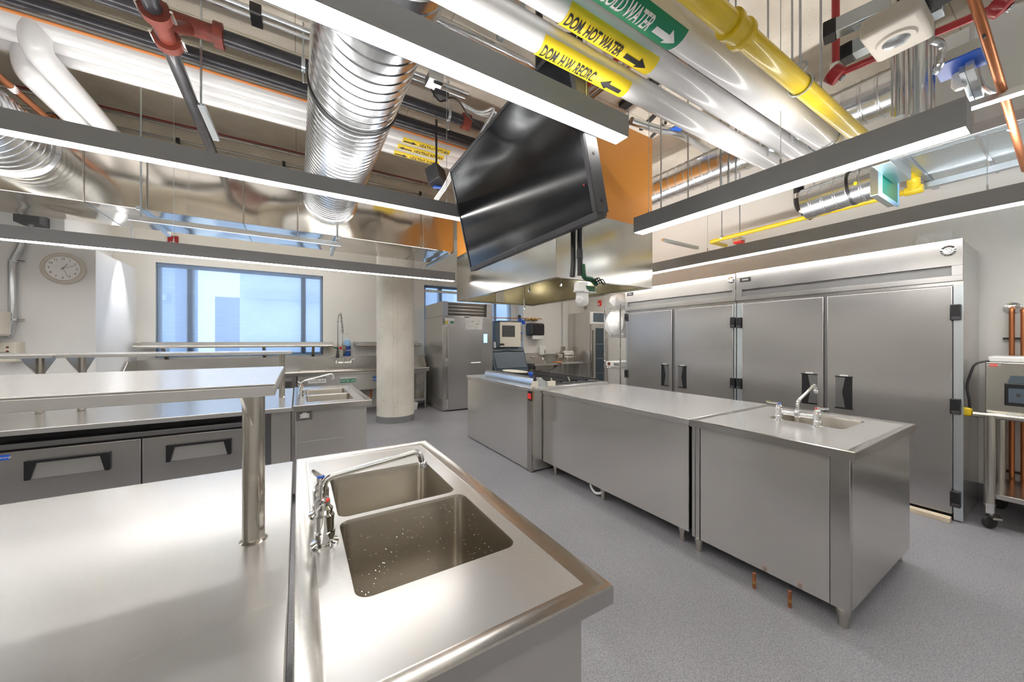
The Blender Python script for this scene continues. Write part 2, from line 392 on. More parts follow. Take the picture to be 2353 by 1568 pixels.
# the street outside
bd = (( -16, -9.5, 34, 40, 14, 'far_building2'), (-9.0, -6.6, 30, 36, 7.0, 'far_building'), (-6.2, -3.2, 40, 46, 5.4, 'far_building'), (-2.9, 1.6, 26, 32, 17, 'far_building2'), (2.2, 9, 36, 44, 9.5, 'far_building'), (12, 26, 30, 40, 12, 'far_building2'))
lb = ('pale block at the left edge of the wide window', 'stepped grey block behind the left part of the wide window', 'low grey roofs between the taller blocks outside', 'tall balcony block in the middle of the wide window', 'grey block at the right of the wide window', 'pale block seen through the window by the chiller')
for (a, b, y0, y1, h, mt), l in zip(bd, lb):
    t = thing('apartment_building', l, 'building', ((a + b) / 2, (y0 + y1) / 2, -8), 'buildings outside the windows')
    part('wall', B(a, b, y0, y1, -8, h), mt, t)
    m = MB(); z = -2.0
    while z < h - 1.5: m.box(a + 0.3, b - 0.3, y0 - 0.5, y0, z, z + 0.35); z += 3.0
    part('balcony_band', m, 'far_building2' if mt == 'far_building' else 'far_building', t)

# column
cc = thing('concrete_column', 'round bare concrete column with grey base skirting', 'column', (1.58, 6.85, 0))
part('shaft', MB().lathe([(0.337, 0), (0.337, 3.68)], (1.58, 6.85, 0), (0, 0, 1), 48), 'concrete_col', cc)
m = MB()
for a in (250, 262): m.box(1.58 + 0.337 * cos(R(a)) - 0.003, 1.58 + 0.337 * cos(R(a)) + 0.003, 6.85 + 0.337 * sin(R(a)) - 0.002, 6.85 + 0.337 * sin(R(a)) + 0.01, 0.12, 3.6)
part('form_seam', m, 'concrete_beam', cc)
part('base_skirting', MB().lathe([(0.352, 0), (0.345, 0.008), (0.345, 0.115), (0.340, 0.12)], (1.58, 6.85, 0), (0, 0, 1), 48), 'skirt', cc)

# ------------------------------------------------------------------ linear lamps
def lamp(x0, x1, y0, y1, zb, h, label, cables, up='added_glow'):
    t = thing('linear_lamp', label, 'ceiling light', ((x0 + x1) / 2, (y0 + y1) / 2, zb), 'suspended linear lamps')
    e = 0.003
    m = MB()
    m.box(x0, x0 + e, y0, y1, zb, zb + h); m.box(x1 - e, x1, y0, y1, zb, zb + h)
    m.box(x0 + e, x1 - e, y0, y0 + e, zb, zb + h); m.box(x0 + e, x1 - e, y1 - e, y1, zb, zb + h)
    m.box(x0 + e, x1 - e, y0 + e, y1 - e, zb + 0.03, zb + h - 0.012)
    part('housing', m, 'lamp_body', t)
    part('diffuser', B(x0 + e + 0.001, x1 - e - 0.001, y0 + e + 0.001, y1 - e - 0.001, zb + 0.001, zb + 0.012), 'lens', t)
    if up: part('added_top_glow', B(x0 + 0.02, x1 - 0.02, y0 + 0.02, y1 - 0.02, zb + h - 0.011, zb + h - 0.006), up, t)  # glowing strip added on top to brighten slab and pipes
    for cx, cy, ct in [(c + (ZC,))[:3] for c in cables]:
        cb = part('hanging_cable', C((cx, cy, zb + h - 0.008), (cx, cy, ct), 0.0022, 6), 'zinc', t)
        part('cable_gripper', C((cx, cy, zb + h - 0.01), (cx, cy, zb + h + 0.05), 0.006, 8), 'chrome', cb)
lamp(-3.0, 1.525, 1.305, 1.395, 2.59, 0.115, 'nearest grey linear lamp, crossing over the front sink counter', ((1.30, 1.3925), (-1.2, 1.3925)), 'added_glow_low')
lamp(-3.6, 1.40, 3.12, 3.22, 2.66, 0.118, 'second grey linear lamp, ending behind the hanging television', ((1.2, 3.17), (-1.6, 3.17)))
lamp(-4.2, 2.08, 5.13, 5.24, 2.42, 0.128, 'third grey linear lamp, running before the window wall to the hood', ((-1.15, 5.185), (1.6, 5.185)))
lamp(2.47, 2.585, 0.29, 2.06, 2.42, 0.130, 'short grey linear lamp above the sink end of the long island', ((2.527, 1.0), (2.527, 1.95)), 'added_glow_low')
lamp(4.12, 4.24, -1.2, 5.3, 2.42, 0.126, 'grey linear lamp above the aisle before the tall refrigerators', ((4.18, 2.4), (4.18, 0.4, 2.99)))  # far end lengthened behind the hood to brighten the wire rack

lamp(3.98, 7.2, 6.30, 6.40, 2.95, 0.126, 'added hidden fill lamp in the far right corner behind the hood', ((4.3, 6.35), (6.9, 6.35)))  # added out of sight to light the dark far corner
lamp(-2.2, 1.1, 7.42, 7.52, 3.30, 0.126, 'added unseen fill lamp above the dish sink behind the flat duct', ((-1.9, 7.47), (0.8, 7.47)))  # added behind the duct to brighten the window wall
lamp(-3.0, 1.6, -1.15, -1.05, 2.9, 0.115, 'added fill lamp in the unseen rear half of the room', ((-2.5, -1.1), (1.2, -1.1)))  # added behind the camera as general fill
dl = thing('downlight', 'small downlight washing the blue grey pier left of the wide window', 'light', (-2.20, 7.75, 2.90))
part('can', MB().lathe([(0.05, 0.02), (0.05, 0.12), (0.012, 0.125), (0.012, 1.5)], (-2.20, 7.75, 2.90), (0, 0, 1), 20), 'lamp_body', dl)
sp = bpy.data.lights.new('downlight_beam', 'SPOT'); sp.energy = 45; sp.spot_size = R(52); sp.spot_blend = 0.8; sp.shadow_soft_size = 0.03
so = bpy.data.objects.new('downlight_beam', sp); COL.objects.link(so); so.location = (0, 0, 0.01); so.rotation_euler = (0, R(10), 0); so.parent = dl
# ------------------------------------------------------------------ television
def tv():
    s = 1.70
    tl = Vector((1.024, 2.646, 2.841)); o = Vector((0, 0, 1.49)); k = s / 1.45
    TLp = o + (tl - o) * k
    ey = Vector((-0.014, -0.9996, 0)).normalized(); ez = Vector((0.2306, -0.004, -0.973)).normalized()
    ez = (ez - ey * ez.dot(ey)).normalized(); nrm = ez.cross(ey).normalized()   # away from the viewer side?
    if nrm.x > 0: nrm = -nrm
    w, h = 1.70, 0.945
    def P(u, v, d): return TLp + ey * u + ez * v - nrm * d
    t = thing('television', 'large black flat screen hung tilted before the orange hood', 'television', TLp + ey * (w / 2) + ez * h)
    def slab(u0, u1, v0, v1, d0, d1):
        m = MB(); vs = [P(u, v, d) for d in (d0, d1) for u, v in ((u0, v0), (u1, v0), (u1, v1), (u0, v1))]
        return m.add(vs, [(0, 1, 2, 3), (7, 6, 5, 4), (0, 4, 5, 1), (1, 5, 6, 2), (2, 6, 7, 3), (3, 7, 4, 0)])
    m = slab(0, w, 0, 0.022, -0.004, 0.06); q = slab(0, w, h - 0.04, h, -0.004, 0.06); m.add(q.v, q.f)
    q = slab(0, 0.022, 0.022, h - 0.04, -0.004, 0.06); m.add(q.v, q.f); q = slab(w - 0.03, w, 0.022, h - 0.04, -0.004, 0.06); m.add(q.v, q.f)
    part('bezel', m, 'charcoal', t, 0.004)
    part('screen', slab(0.022, w - 0.03, 0.022, h - 0.04, 0.002, 0.012), 'screen', t)
    bk = part('back_case', slab(0.01, w - 0.01, 0.01, h - 0.01, 0.014, 0.085), 'charcoal', t, 0.006)
    part('side_panel', slab(w - 0.012, w + 0.004, 0.02, h - 0.03, 0.0, 0.085), 'charcoal', t, 0.003)
    m = MB()
    for v in (0.33, 0.60, 0.85):
        p = P(w + 0.004, v, 0.045); m.cyl(p, p + ey * 0.003, 0.008, 10)
    part('case_screw', m, 'black', t)
    flat_part('maker_mark', text_mesh('NEC', 0.016, lambda a, b: P(w * 0.5 + a, h - 0.018 - b, -0.006)), 'ink_grey', t)
    p = P(w - 0.06, h - 0.2, -0.002); part('status_light', MB().cyl(p, p + nrm * 0.002, 0.004, 8), 'red_label', t)
    c = P(w * 0.5, h * 0.45, 0.085)
    br = part('ceiling_bracket', MB().obox(c - nrm * 0.0, c + Vector((0.28, 0, 0.05)), 0.3, 0.3), 'black', t, 0.01)
    q = c + Vector((0.24, 0.0, 0.05)); part('mount_pole', MB().cyl(q, (q.x, q.y, ZC), 0.03, 16), 'black', t)
tv()

# pan-tilt camera on a black ceiling pole
def dome_cam():
    a = Vector((1.567, 1.798, 1.906)); b = Vector((1.57, 1.738, 1.897)); p = Vector((1.596, 1.758, 1.84))
    t = thing('ceiling_camera', 'white pan-tilt camera on black poles hung below the television', 'camera', (p.x, p.y, p.z - 0.12))
    part('pole', T(bend([(a.x, a.y, ZC), (a.x, a.y, a.z + 0.10), (a.x - 0.018, a.y - 0.01, a.z + 0.01)], 0.06), 0.019, 14), 'black', t)
    part('pole', C((b.x, b.y, ZC), (b.x, b.y, b.z + 0.02), 0.018, 14), 'black', t)
    part('collar', C((b.x, b.y, b.z + 0.13), (b.x, b.y, b.z + 0.19), 0.021, 14), 'charcoal', t)
    hd = part('base_housing', MB().lathe([(0.030, 0.085), (0.042, 0.083), (0.045, 0.060), (0.046, 0.035), (0.052, 0.030), (0.050, 0.022)], (p.x, p.y, p.z - 0.05), (0, 0, 1), 28), 'white_plastic', t)
    part('mount_plate', B(p.x - 0.02, p.x + 0.09, p.y - 0.05, p.y + 0.02, p.z - 0.032, p.z - 0.027), 'white_plastic', t)
    part('camera_head', MB().lathe([(0.012, -0.072), (0.030, -0.066), (0.040, -0.05), (0.042, -0.03), (0.040, 0.022)], (p.x + 0.008, p.y - 0.003, p.z - 0.05), (0, 0, 1), 28), 'white_plastic', t)
    part('lens_cover', MB().lathe([(0.008, 0.0), (0.022, 0.003), (0.028, 0.012), (0.028, 0.035)], (p.x - 0.036, p.y - 0.02, p.z - 0.085), (0.75, 0.4, 0.15), 20), 'white_plastic', t)
    bd = part('circuit_board', T(bend([(b.x + 0.012, b.y - 0.012, b.z + 0.09), (b.x + 0.018, b.y - 0.016, b.z + 0.0), (b.x + 0.085, b.y - 0.02, b.z + 0.0), (b.x + 0.12, b.y - 0.03, b.z - 0.035)], 0.05), 0.017, 8), 'green_board', t)
    part('board_plate', B(p.x + 0.0, p.x + 0.085, p.y - 0.045, p.y - 0.037, p.z - 0.027, p.z + 0.01), 'green_board', t)
    m = MB()
    for k in range(5):
        c = Vector((b.x + 0.06 + k * 0.012, b.y - 0.04 - 0.004 * k, b.z - 0.02 + 0.008 * (k % 3))); m.tube(bend([c, c + Vector((0.03, -0.01, 0.012)), c + Vector((0.045, -0.015, -0.02))], 0.02), 0.004, 6)
    part('loose_wire', m, 'black', t)
dome_cam()

# ------------------------------------------------------------------ exhaust hood
def hood():
    x0, x1, y0, y1, zb, zo, zt = 2.24, 3.75, 2.84, 5.45, 2.14, 2.87, 3.995
    t = thing('exhaust_hood', 'big stainless exhaust hood with orange cladding above', 'hood', ((x0 + x1) / 2, (y0 + y1) / 2, zb))
    e = 0.012; m = MB()
    m.box(x0, x0 + e, y0, y1, zb, zo); m.box(x1 - e, x1, y0, y1, zb, zo); m.box(x0 + e, x1 - e, y0, y0 + e, zb, zo); m.box(x0 + e, x1 - e, y1 - e, y1, zb, zo)
    m.box(x0 + e, x1 - e, y0 + e, y1 - e, zo - 0.02, zo)
    part('canopy', m, 'steel_hood', t, 0.002)
    g = 0.003; m = MB(); m.box(x0 + g, x1 - g, y0 + g, y1 - g, zo + 0.004, zt); part('orange_cladding', m, 'orange', t, 0.002)
    part('trim_strip', B(x0 + 0.004, x1 - 0.004, y0 + 0.004, y1 - 0.004, zo, zo + 0.004), 'copper', t)
    i = 0.05; m = MB()                                    # grease trough, perforated edge
    for (a, b, c, d) in ((x0 + e, x0 + e + i, y0 + e, y1 - e), (x1 - e - i, x1 - e, y0 + e, y1 - e), (x0 + e + i, x1 - e - i, y0 + e, y0 + e + i), (x0 + e + i, x1 - e - i, y1 - e - i, y1 - e)):
        m.box(a, b, c, d, zb + 0.004, zb + 0.010)
    tr = part('grease_trough', m, 'steel_hoodin', t)
    m = MB(); n = 70
    for k in range(n):
        y = y0 + 0.06 + (y1 - y0 - 0.12) * k / n; m.box(x1 - e - i - 0.002, x1 - e - i - 0.0005, y, y + 0.018, zb + 0.012, zb + 0.022)
    for k in range(44):
        x = x0 + 0.08 + (x1 - x0 - 0.16) * k / 44; m.box(x, x + 0.018, y1 - e - i - 0.002, y1 - e - i - 0.0005, zb + 0.012, zb + 0.022)
    part('perforated_edge', m, 'black', tr)
    m = MB()
    m.box(x1 - e - i, x1 - e - i + 0.006, y0 + e + i, y1 - e - i, zb + 0.01, 2.6); m.box(x0 + e + i, x1 - e - i, y1 - e - i, y1 - e - i + 0.006, zb + 0.01, 2.6)
    m.box(x0 + e, x0 + e + 0.006, y0 + e, y1 - e, zb + 0.012, 2.6); m.box(x0 + e, x1 - e, y0 + e, y0 + e + 0.006, zb + 0.012, 2.6)
    m.box(x0 + e, x1 - e, y0 + e, y1 - e, 2.6, 2.61)
    part('inner_lining', m, 'steel_hoodin', t)
    for x, y, l in ((2.42, 2.98, 0.02), (2.95, 2.98, 0.02), (2.75, 4.2, 0.16), (2.36, 3.5, 0.02)):
        r = part('fusible_link_rod', C((x, y, zb - l), (x, y, 2.6), 0.008, 8), 'steel_tube', t)
        part('nozzle', MB().lathe([(0.012, 0), (0.014, 0.02), (0.008, 0.05)], (x, y, zb - l - 0.045), (0, 0, 1), 10), 'chrome', r)
    for x in (x0 + 0.2, x1 - 0.2):
        for y in (y0 + 0.2, y1 - 0.2): part('hanger_rod', C((x, y, zt - 0.01), (x, y, ZC), 0.008, 8), 'zinc', t)
    pp = part('tag_paper', B(2.93, 3.10, y1 - e - i - 0.008, y1 - e - i - 0.006, zb + 0.03, zb + 0.36), 'ivory', t)
    m = MB()
    for k in range(6): m.box(2.95, 3.08, y1 - e - i - 0.0095, y1 - e - i - 0.0085, zb + 0.06 + k * 0.035, zb + 0.064 + k * 0.035)
    part('tag_print', m, 'ink_grey', pp)
    part('added_hood_glow', MB().lathe([(0.07, 0), (0.075, -0.05), (0.03, -0.1)], (3.0, 3.5, 2.6), (0, 0, 1), 16), 'added_glow_low', t)  # added glowing bodies inside the canopy, where no bulbs are seen
    part('added_hood_glow', MB().lathe([(0.07, 0), (0.075, -0.05), (0.03, -0.1)], (3.0, 4.7, 2.6), (0, 0, 1), 16), 'added_glow_low', t)
hood()

# ------------------------------------------------------------------ ducts
def ribbed(path_a, path_b, r, pitch, rib, seg=30):
    a = Vector(path_a); b = Vector(path_b); L = (b - a).length; n = int(L / pitch); prof = []
    for k in range(n):
        h = k * L / n; p = L / n
        prof += [(r, h), (r, h + p * 0.74), (r + rib, h + p * 0.80), (r + rib, h + p * 0.90), (r, h + p * 0.96)]
    prof += [(r, L)]
    return MB().lathe(prof, a, b - a, seg)
t = thing('round_duct', 'large ribbed round metal duct running overhead to the flat stainless duct', 'duct', (0.39, 2.0, 3.14))
part('duct_pipe', ribbed((0.39, 3.05, 3.46), (0.39, 5.42, 3.46), 0.318, 0.072, 0.006, 48), 'galv', t)
part('duct_pipe', ribbed((0.39, -2.4, 3.46), (0.39, 3.0, 3.46), 0.318, 0.095, 0.006, 48), 'galv', t)
part('seam_band', MB().lathe([(0.330, 0), (0.334, 0.008), (0.334, 0.04), (0.330, 0.05)], (0.39, 3.0, 3.46), (0, 1, 0), 48), 'black', t)
part('end_collar', MB().lathe([(0.322, 0), (0.322, 0.05), (0.345, 0.08)], (0.39, 5.418, 3.46), (0, 1, 0), 48), 'galv', t)
t = thing('round_duct', 'ribbed round metal duct at the left edge joining the flat duct', 'duct', (-2.42, 4.6, 3.12))
part('duct_pipe', ribbed((-2.42, 3.6, 3.44), (-2.42, 5.42, 3.44), 0.318, 0.085, 0.006, 48), 'galv', t)
part('end_collar', MB().lathe([(0.322, 0), (0.322, 0.05), (0.35, 0.08)], (-2.42, 5.418, 3.44), (0, 1, 0), 48), 'galv', t)
t = thing('flat_duct', 'long flat stainless duct with wavy reflections along the window wall', 'duct', (-1.4, 5.98, 2.95))
xs = (-5.0, -3.35, -1.92, -0.58, -0.0, 1.66, 2.20)
for i in range(len(xs) - 1):
    part('duct_section', B(xs[i] + 0.003, xs[i + 1] - 0.003, 5.5, 6.44, 2.955, 3.66), 'steel_duct', t, 0.006)
    part('section_seam', B(xs[i + 1] - 0.006, xs[i + 1] + 0.006, 5.494, 6.446, 2.949, 3.666), 'steel_bowl', t, 0.002)
# spiral duct near the right wall
t = thing('spiral_duct', 'long spiral round duct behind the white pipes near the right wall', 'duct', (4.5, 2.5, 3.51))
part('duct_pipe', ribbed((4.5, 0.90, 3.705), (4.5, 4.3, 3.705), 0.19, 0.11, 0.006, 28), 'galv', t)
part('strap_rod', C((4.5, 2.0, 3.8), (4.5, 2.0, ZC), 0.008, 8), 'zinc', t)
t = thing('branch_duct', 'short spiral duct with taped joint under the grey lamp at right', 'duct', (4.42, 1.4, 2.6))
a = (4.42, 1.536, 2.882); b = (4.42, 0.994, 2.927)
part('duct_pipe', ribbed(a, b, 0.150, 0.085, 0.005, 28), 'galv', t)
part('seam_band', MB().lathe([(0.158, 0), (0.158, 0.02)], (4.42, 1.188, 2.913), Vector(b) - Vector(a), 28), 'black', t)
part('sticker', MB().obox(Vector((4.26, 1.115, 2.886)), Vector((4.26, 1.115, 2.913)), 0.02, 0.004), 'label_yellow', t)
# plenum box with green film
q0 = (4.248, 0.95, 2.739); q1 = (4.773, 0.95, 2.747); q2 = (4.248, 0.95, 2.998)
t = thing('duct_plenum', 'galvanised duct box with a green filmed opening edged in blue', 'duct', ((q0[0] + q1[0]) / 2, 1.15, q0[2]))
xa_, xb_, zl, zh = q0[0], q1[0], q0[2], q2[2]
part('box_body', B(xa_ + 0.01, xb_ - 0.01, 0.965, 1.02, zl + 0.01, zh - 0.01), 'galv_light', t, 0.004)
fr = MB(); fr.box(xa_, xa_ + 0.022, 0.945, 0.965, zl, zh); fr.box(xb_ - 0.022, xb_, 0.945, 0.965, zl, zh); fr.box(xa_ + 0.022, xb_ - 0.022, 0.945, 0.965, zl, zl + 0.018); fr.box(xa_ + 0.022, xb_ - 0.022, 0.945, 0.965, zh - 0.018, zh)
part('tape_edge', fr, 'film_tape', t)
part('neck', B((3.995, 0.84, 2.903)[0], (4.604, 0.84, 2.906)[0], 0.84, 0.944, (4.604, 0.84, 2.906)[2], (4.604, 0.84, 2.906)[2] + 0.16), 'galv_light', t, 0.003)
part('film', B(xa_ + 0.022, xb_ - 0.022, 0.952, 0.960, zl + 0.018, zh - 0.018), 'green_film', t)
# big galvanised duct at upper right
t = thing('supply_duct', 'wide pale galvanised duct at the top right corner', 'duct', (4.55, 0.0, 3.0))
part('duct_body', B(4.12, 5.40, -1.6, 0.80, 3.02, 3.75), 'galv_light', t, 0.006)
m = MB()
for y in (-0.75, 0.02, 0.45): m.box(4.11, 5.41, y, y + 0.02, 3.006, 3.76)
for x in (4.35, 4.9): m.box(x, x + 0.012, -1.6, 0.80, 3.010, 3.02)
part('duct_seam', m, 'galv', t)
part('frame_angle', B(4.10, 4.14, -1.6, 0.84, 2.99, 3.03), 'zinc', t); part('frame_angle', B(4.10, 5.4, 0.80, 0.84, 2.99, 3.03), 'zinc', t)
solo('support_channel', B(4.02, 4.07, -1.2, 0.84, 2.93, 2.985), 'zinc', 'slotted steel channel under the pale duct at the right edge', 'channel', None, 0.003)
solo('support_channel', B(5.05, 5.10, -1.2, 0.95, 2.93, 2.985), 'zinc', 'steel channel below the pale duct beside the yellow elbow', 'channel', None, 0.003)

# ------------------------------------------------------------------ pipes along X (labels wrap around the pipe)
def xpipe(name, label, x0, x1, y, z, r, mat, cat='pipe', group=None, n=24):
    t = thing(name, label, cat, ((x0 + x1) / 2, y, z - r), group)
    part('pipe_run', C((x0, y, z), (x1, y, z), r, n), mat, t); return t
def pipe_label(t, bx, tx, ax, y, z, r, band, text, size, ink, phi, phi0, phi1, adir=1):
    """band, lettering and arrow wrapped round a pipe; bx, tx, ax are the x ranges of band, text and arrow"""
    rb = r + 0.002
    m = MB(); n = 24; vs = []; fs = []
    for i in range(n + 1):
        p = R(phi0 + (phi1 - phi0) * i / n)
        for x in bx: vs.append((x, y - rb * sin(p), z - rb * cos(p)))
    for i in range(n): fs.append((2 * i, 2 * i + 1, 2 * i + 3, 2 * i + 2))
    m.add(vs, fs); lb = part('pipe_label', m, band, t)
    rt = r + 0.0042
    def W(u, v):
        p = R(phi) + v / rt; return (u, y - rt * sin(p), z - rt * cos(p))
    flat_part('label_text', text_mesh(text, size, W, 2, 'CENTER', tx, size * 0.022), ink, lb)
    h = size * 0.5; c = (ax[0] + ax[1]) / 2; w = ax[1] - ax[0]
    poly = [(-0.5, -0.30), (0.12, -0.30), (0.12, -0.75), (0.5, 0), (0.12, 0.75), (0.12, 0.30), (-0.5, 0.30)]
    poly = [(c + a * w * adir, b * h) for a, b in poly]
    q = poly_grid([poly[0], poly[1], poly[5], poly[6]], W, 3); q2 = poly_grid([poly[2], poly[3], poly[4]], W, 3); q.add(q2.v, q2.f)
    flat_part('label_arrow', q, ink, lb)
PX0 = -1.5
t = xpipe('recirculation_pipe', 'white pipe labelled DOM H.W. RECIRC, lowest of three over the aisle', PX0, 3.31, 1.328, 2.89, 0.063, 'white_pipe')
pipe_label(t, ((0.946, 1.315, 2.857)[0], (1.515, 1.315, 2.885)[0]), ((0.961, 1.305, 2.848)[0], (1.293, 1.305, 2.861)[0]), ((1.332, 1.305, 2.85)[0], (1.476, 1.305, 2.857)[0]), 1.328, 2.89, 0.063, 'label_yellow', 'DOM. H.W. RECIRC.', 0.078, 'ink', 4, -75, 62, -1)
t = xpipe('hot_water_pipe', 'white pipe labelled DOM. HOT WATER, middle of three over the aisle', PX0, 3.48, 1.205, 2.96, 0.064, 'white_pipe')
pipe_label(t, ((0.993, 1.19, 2.915)[0], (1.574, 1.19, 2.924)[0]), ((1.004, 1.18, 2.893)[0], (1.347, 1.18, 2.901)[0]), ((1.374, 1.18, 2.896)[0], (1.526, 1.18, 2.898)[0]), 1.205, 2.96, 0.064, 'label_yellow', 'DOM. HOT WATER', 0.080, 'ink', 4, -75, 62, 1)
t = xpipe('cold_water_pipe', 'widest white pipe with green COLD WATER label over the aisle', PX0, 3.40, 1.03, 2.97, 0.080, 'white_pipe')
pipe_label(t, ((0.897, 1, 2.885)[0], (1.535, 1, 2.895)[0]), ((0.919, 1, 2.897)[0], (1.34, 1, 2.898)[0]), ((1.364, 1, 2.89)[0], (1.508, 1, 2.887)[0]), 1.03, 2.97, 0.080, 'label_green', 'DOM. COLD WATER', 0.100, 'ink_white', 4, -75, 50, 1)
part('clevis_hanger', T([(3.28, 1.03 + 0.09 * sin(R(a)), 2.97 + 0.09 * cos(R(a))) for a in range(0, 361, 20)], 0.006, 6), 'zinc', t)
t = xpipe('drain_pipe', 'black pipe between the hot and cold white pipes', 0.95, 3.25, 1.21, 3.10, 0.042, 'black_iron')
xo = (1.843, 1.222, 3.05)[0]
part('orange_hanger', MB().lathe([(0.045, -0.035), (0.06, -0.03), (0.06, 0.03), (0.045, 0.035)], (xo, 1.21, 3.10), (1, 0, 0), 20), 'copper_red', t)
t = thing('gas_pipe', 'thick yellow gas pipe crossing over the short grey lamp', 'pipe', (2.0, 0.85, 2.84))
part('pipe_run', T(bend([(-1.2, 0.853, 2.915), ((3.604, 0.854, 2.915)[0], 0.853, 2.915), ((3.604, 0.854, 2.915)[0], 2.3, 2.915)], 0.1), 0.047, 20), 'yellow', t)
xc = (1.715, 0.837, 2.915)[0]
part('coupling', MB().lathe([(0.05, -0.06), (0.062, -0.058), (0.062, -0.035), (0.055, -0.03), (0.055, 0.03), (0.064, 0.035), (0.064, 0.06), (0.05, 0.065)], (xc, 0.853, 2.915), (1, 0, 0), 24), 'yellow', t)
xh = (2.392, 0.831, 2.915)[0]
hg = part('clevis_hanger', T([(xh, 0.853 + 0.054 * sin(R(a)), 2.915 + 0.054 * cos(R(a))) for a in range(0, 361, 20)], 0.006, 6), 'zinc', t)
part('hanger_rod', C((xh, 0.853, 2.97), (xh, 0.853, ZC), 0.006, 8), 'zinc', hg)
part('hanger_ring', T([(xh, 0.853 + 0.03 * sin(R(a)), 3.01 + 0.03 * cos(R(a))) for a in range(0, 361, 20)], 0.007, 6), 'zinc', hg)
t = thing('gas_branch_pipe', 'slim yellow gas pipe along the white wall above the refrigerators', 'pipe', (4.9, 1.8, 2.86))
part('pipe_run', T(bend([(4.9, 0.878, 2.894), (4.9, 2.776, 2.868), (5.361, 2.808, 2.885)], 0.05), 0.026, 16), 'yellow', t)
e0 = Vector((4.9, 0.878, 2.894))
part('tee_fitting', MB().lathe([(0.034, -0.06), (0.04, -0.055), (0.04, 0.055), (0.034, 0.06)], e0, (0, 1, 0), 18), 'yellow', t)
part('elbow', T(bend([e0, e0 + Vector((-0.02, 0.0, 0.12)), e0 + Vector((-0.12, 0, 0.16))], 0.08), 0.045, 14), 'yellow', t)
for y in (1.62, 2.62):
    z = 2.885; part('pipe_clamp', MB().lathe([(0.029, -0.015), (0.029, 0.015)], (4.9, y, z), (0, 1, 0), 16), 'zinc', t)
    part('hanger_rod', C((4.9, y, z + 0.025), (4.9, y, ZC), 0.006, 8), 'zinc', t)
t = thing('silver_conduit', 'thick bent galvanised conduit beside the yellow gas pipe', 'conduit', (2.4, 1.1, 3.2))
part('conduit_run', T(bend([(1.666, 1.104, 3.3), (1.931, 1.143, 3.3), (2.405, 1.174, 3.3), (2.669, 1.14, 3.3), (3.857, 1.218, 3.3)], 0.2), 0.036, 16), 'galv', t)
part('coupling', C((2.757, 1.146, 3.3), (2.845, 1.154, 3.3), 0.042, 14), 'zinc', t)
def rod(p, label, lo):
    return solo('hanger_rod', C((p[0], p[1], lo), (p[0], p[1], ZC), 0.007, 8), 'zinc', label, 'rod', 'threaded hanger rods')
rod((2.973, 1.256, 2.95), 'hanger rod passing between two white pipes above the short lamp', 2.86)
rod((2.953, 1.1, 2.9), 'hanger rod beside the end of the widest white pipe', 2.88)
rod((2.976, 0.949, 2.92), 'hanger rod holding the clevis of the widest white pipe', 3.06)
rod((2.878, 1.547, 2.75), 'left rod of three close hanger rods before the spiral duct', 2.6)
rod((2.915, 1.507, 2.75), 'middle rod of three close hanger rods before the spiral duct', 2.6)
rod((2.917, 1.453, 2.75), 'right rod of three close hanger rods before the spiral duct', 2.6)
rod((3.108, 2.254, 2.9), 'hanger rod beside the right edge of the orange hood cladding', 2.72)
rod((3.288, 2.082, 2.9), 'hanger rod left of the three close rods by the spiral duct', 2.7)
rod((5, 2.441, 2.923), 'square rod dropping to the red-tipped box near the yellow pipe', 2.85)
t = thing('strobe_box', 'metal box with a red underside hanging above the wall lamp', 'alarm', (5, 2.451, 2.77))
c = Vector((5, 2.451, 2.828)); part('box_body', B(c.x - 0.05, c.x + 0.05, c.y - 0.06, c.y + 0.06, c.z - 0.02, c.z + 0.02), 'galv', t, 0.003)
part('red_plate', B(c.x - 0.045, c.x + 0.045, c.y - 0.05, c.y + 0.05, c.z - 0.045, c.z - 0.021), 'red_label', t)
solo('support_channel', B(4.2, 5.0, 3.0, 3.04, 2.83, 2.87), 'zinc', 'short slotted channel under the white wall by the yellow pipe', 'channel', None, 0.002)
# black elbow on the white wall
t = thing('rubber_elbow', 'black rubber pipe elbow with steel clamps below the branch duct', 'pipe', (5.15, 1.81, 3.119))
a = Vector((5.2, 1.871, 3.307)); b = Vector((5.2, 1.867, 3.105)); c = Vector((5.2, 1.731, 2.964))
part('elbow', T(bend([a + Vector((0, 0, 0.12)), b, c], 0.12), 0.052, 16), 'black', t)
part('hose_clamp', C(a + Vector((0, 0, -0.03)), a + Vector((0, 0, -0.09)), 0.056, 16), 'chrome', t)
d = (c - b).normalized(); part('hose_clamp', C(b + d * 0.05, b + d * 0.09, 0.056, 16), 'chrome', t)
# white pipes disappearing behind the hood on the right
for k, (y, z, r, l) in enumerate(((4.62, 2.80, 0.075, 'upper short white pipe right of the hood'), (4.72, 2.64, 0.06, 'lower short white pipe right of the hood, with a brass valve'))):
    t = xpipe('white_branch_pipe', l, 3.9, 7.4, y, z, r, 'white_pipe')
    if k == 0: part('clevis_hanger', T([(5.55, y + (r + 0.012) * sin(R(a)), z + (r + 0.012) * cos(R(a))) for a in range(0, 361, 20)], 0.008, 6), 'zinc', t); part('hanger_rod', C((5.55, y, z + r), (5.55, y, ZC), 0.006, 8), 'zinc', t)
    else:
        part('valve_body', MB().lathe([(0.02, -0.05), (0.035, -0.045), (0.03, 0), (0.035, 0.04)], (5.2, y - 0.03, z - 0.08), (1, 0, 0.3), 12), 'brass', t)

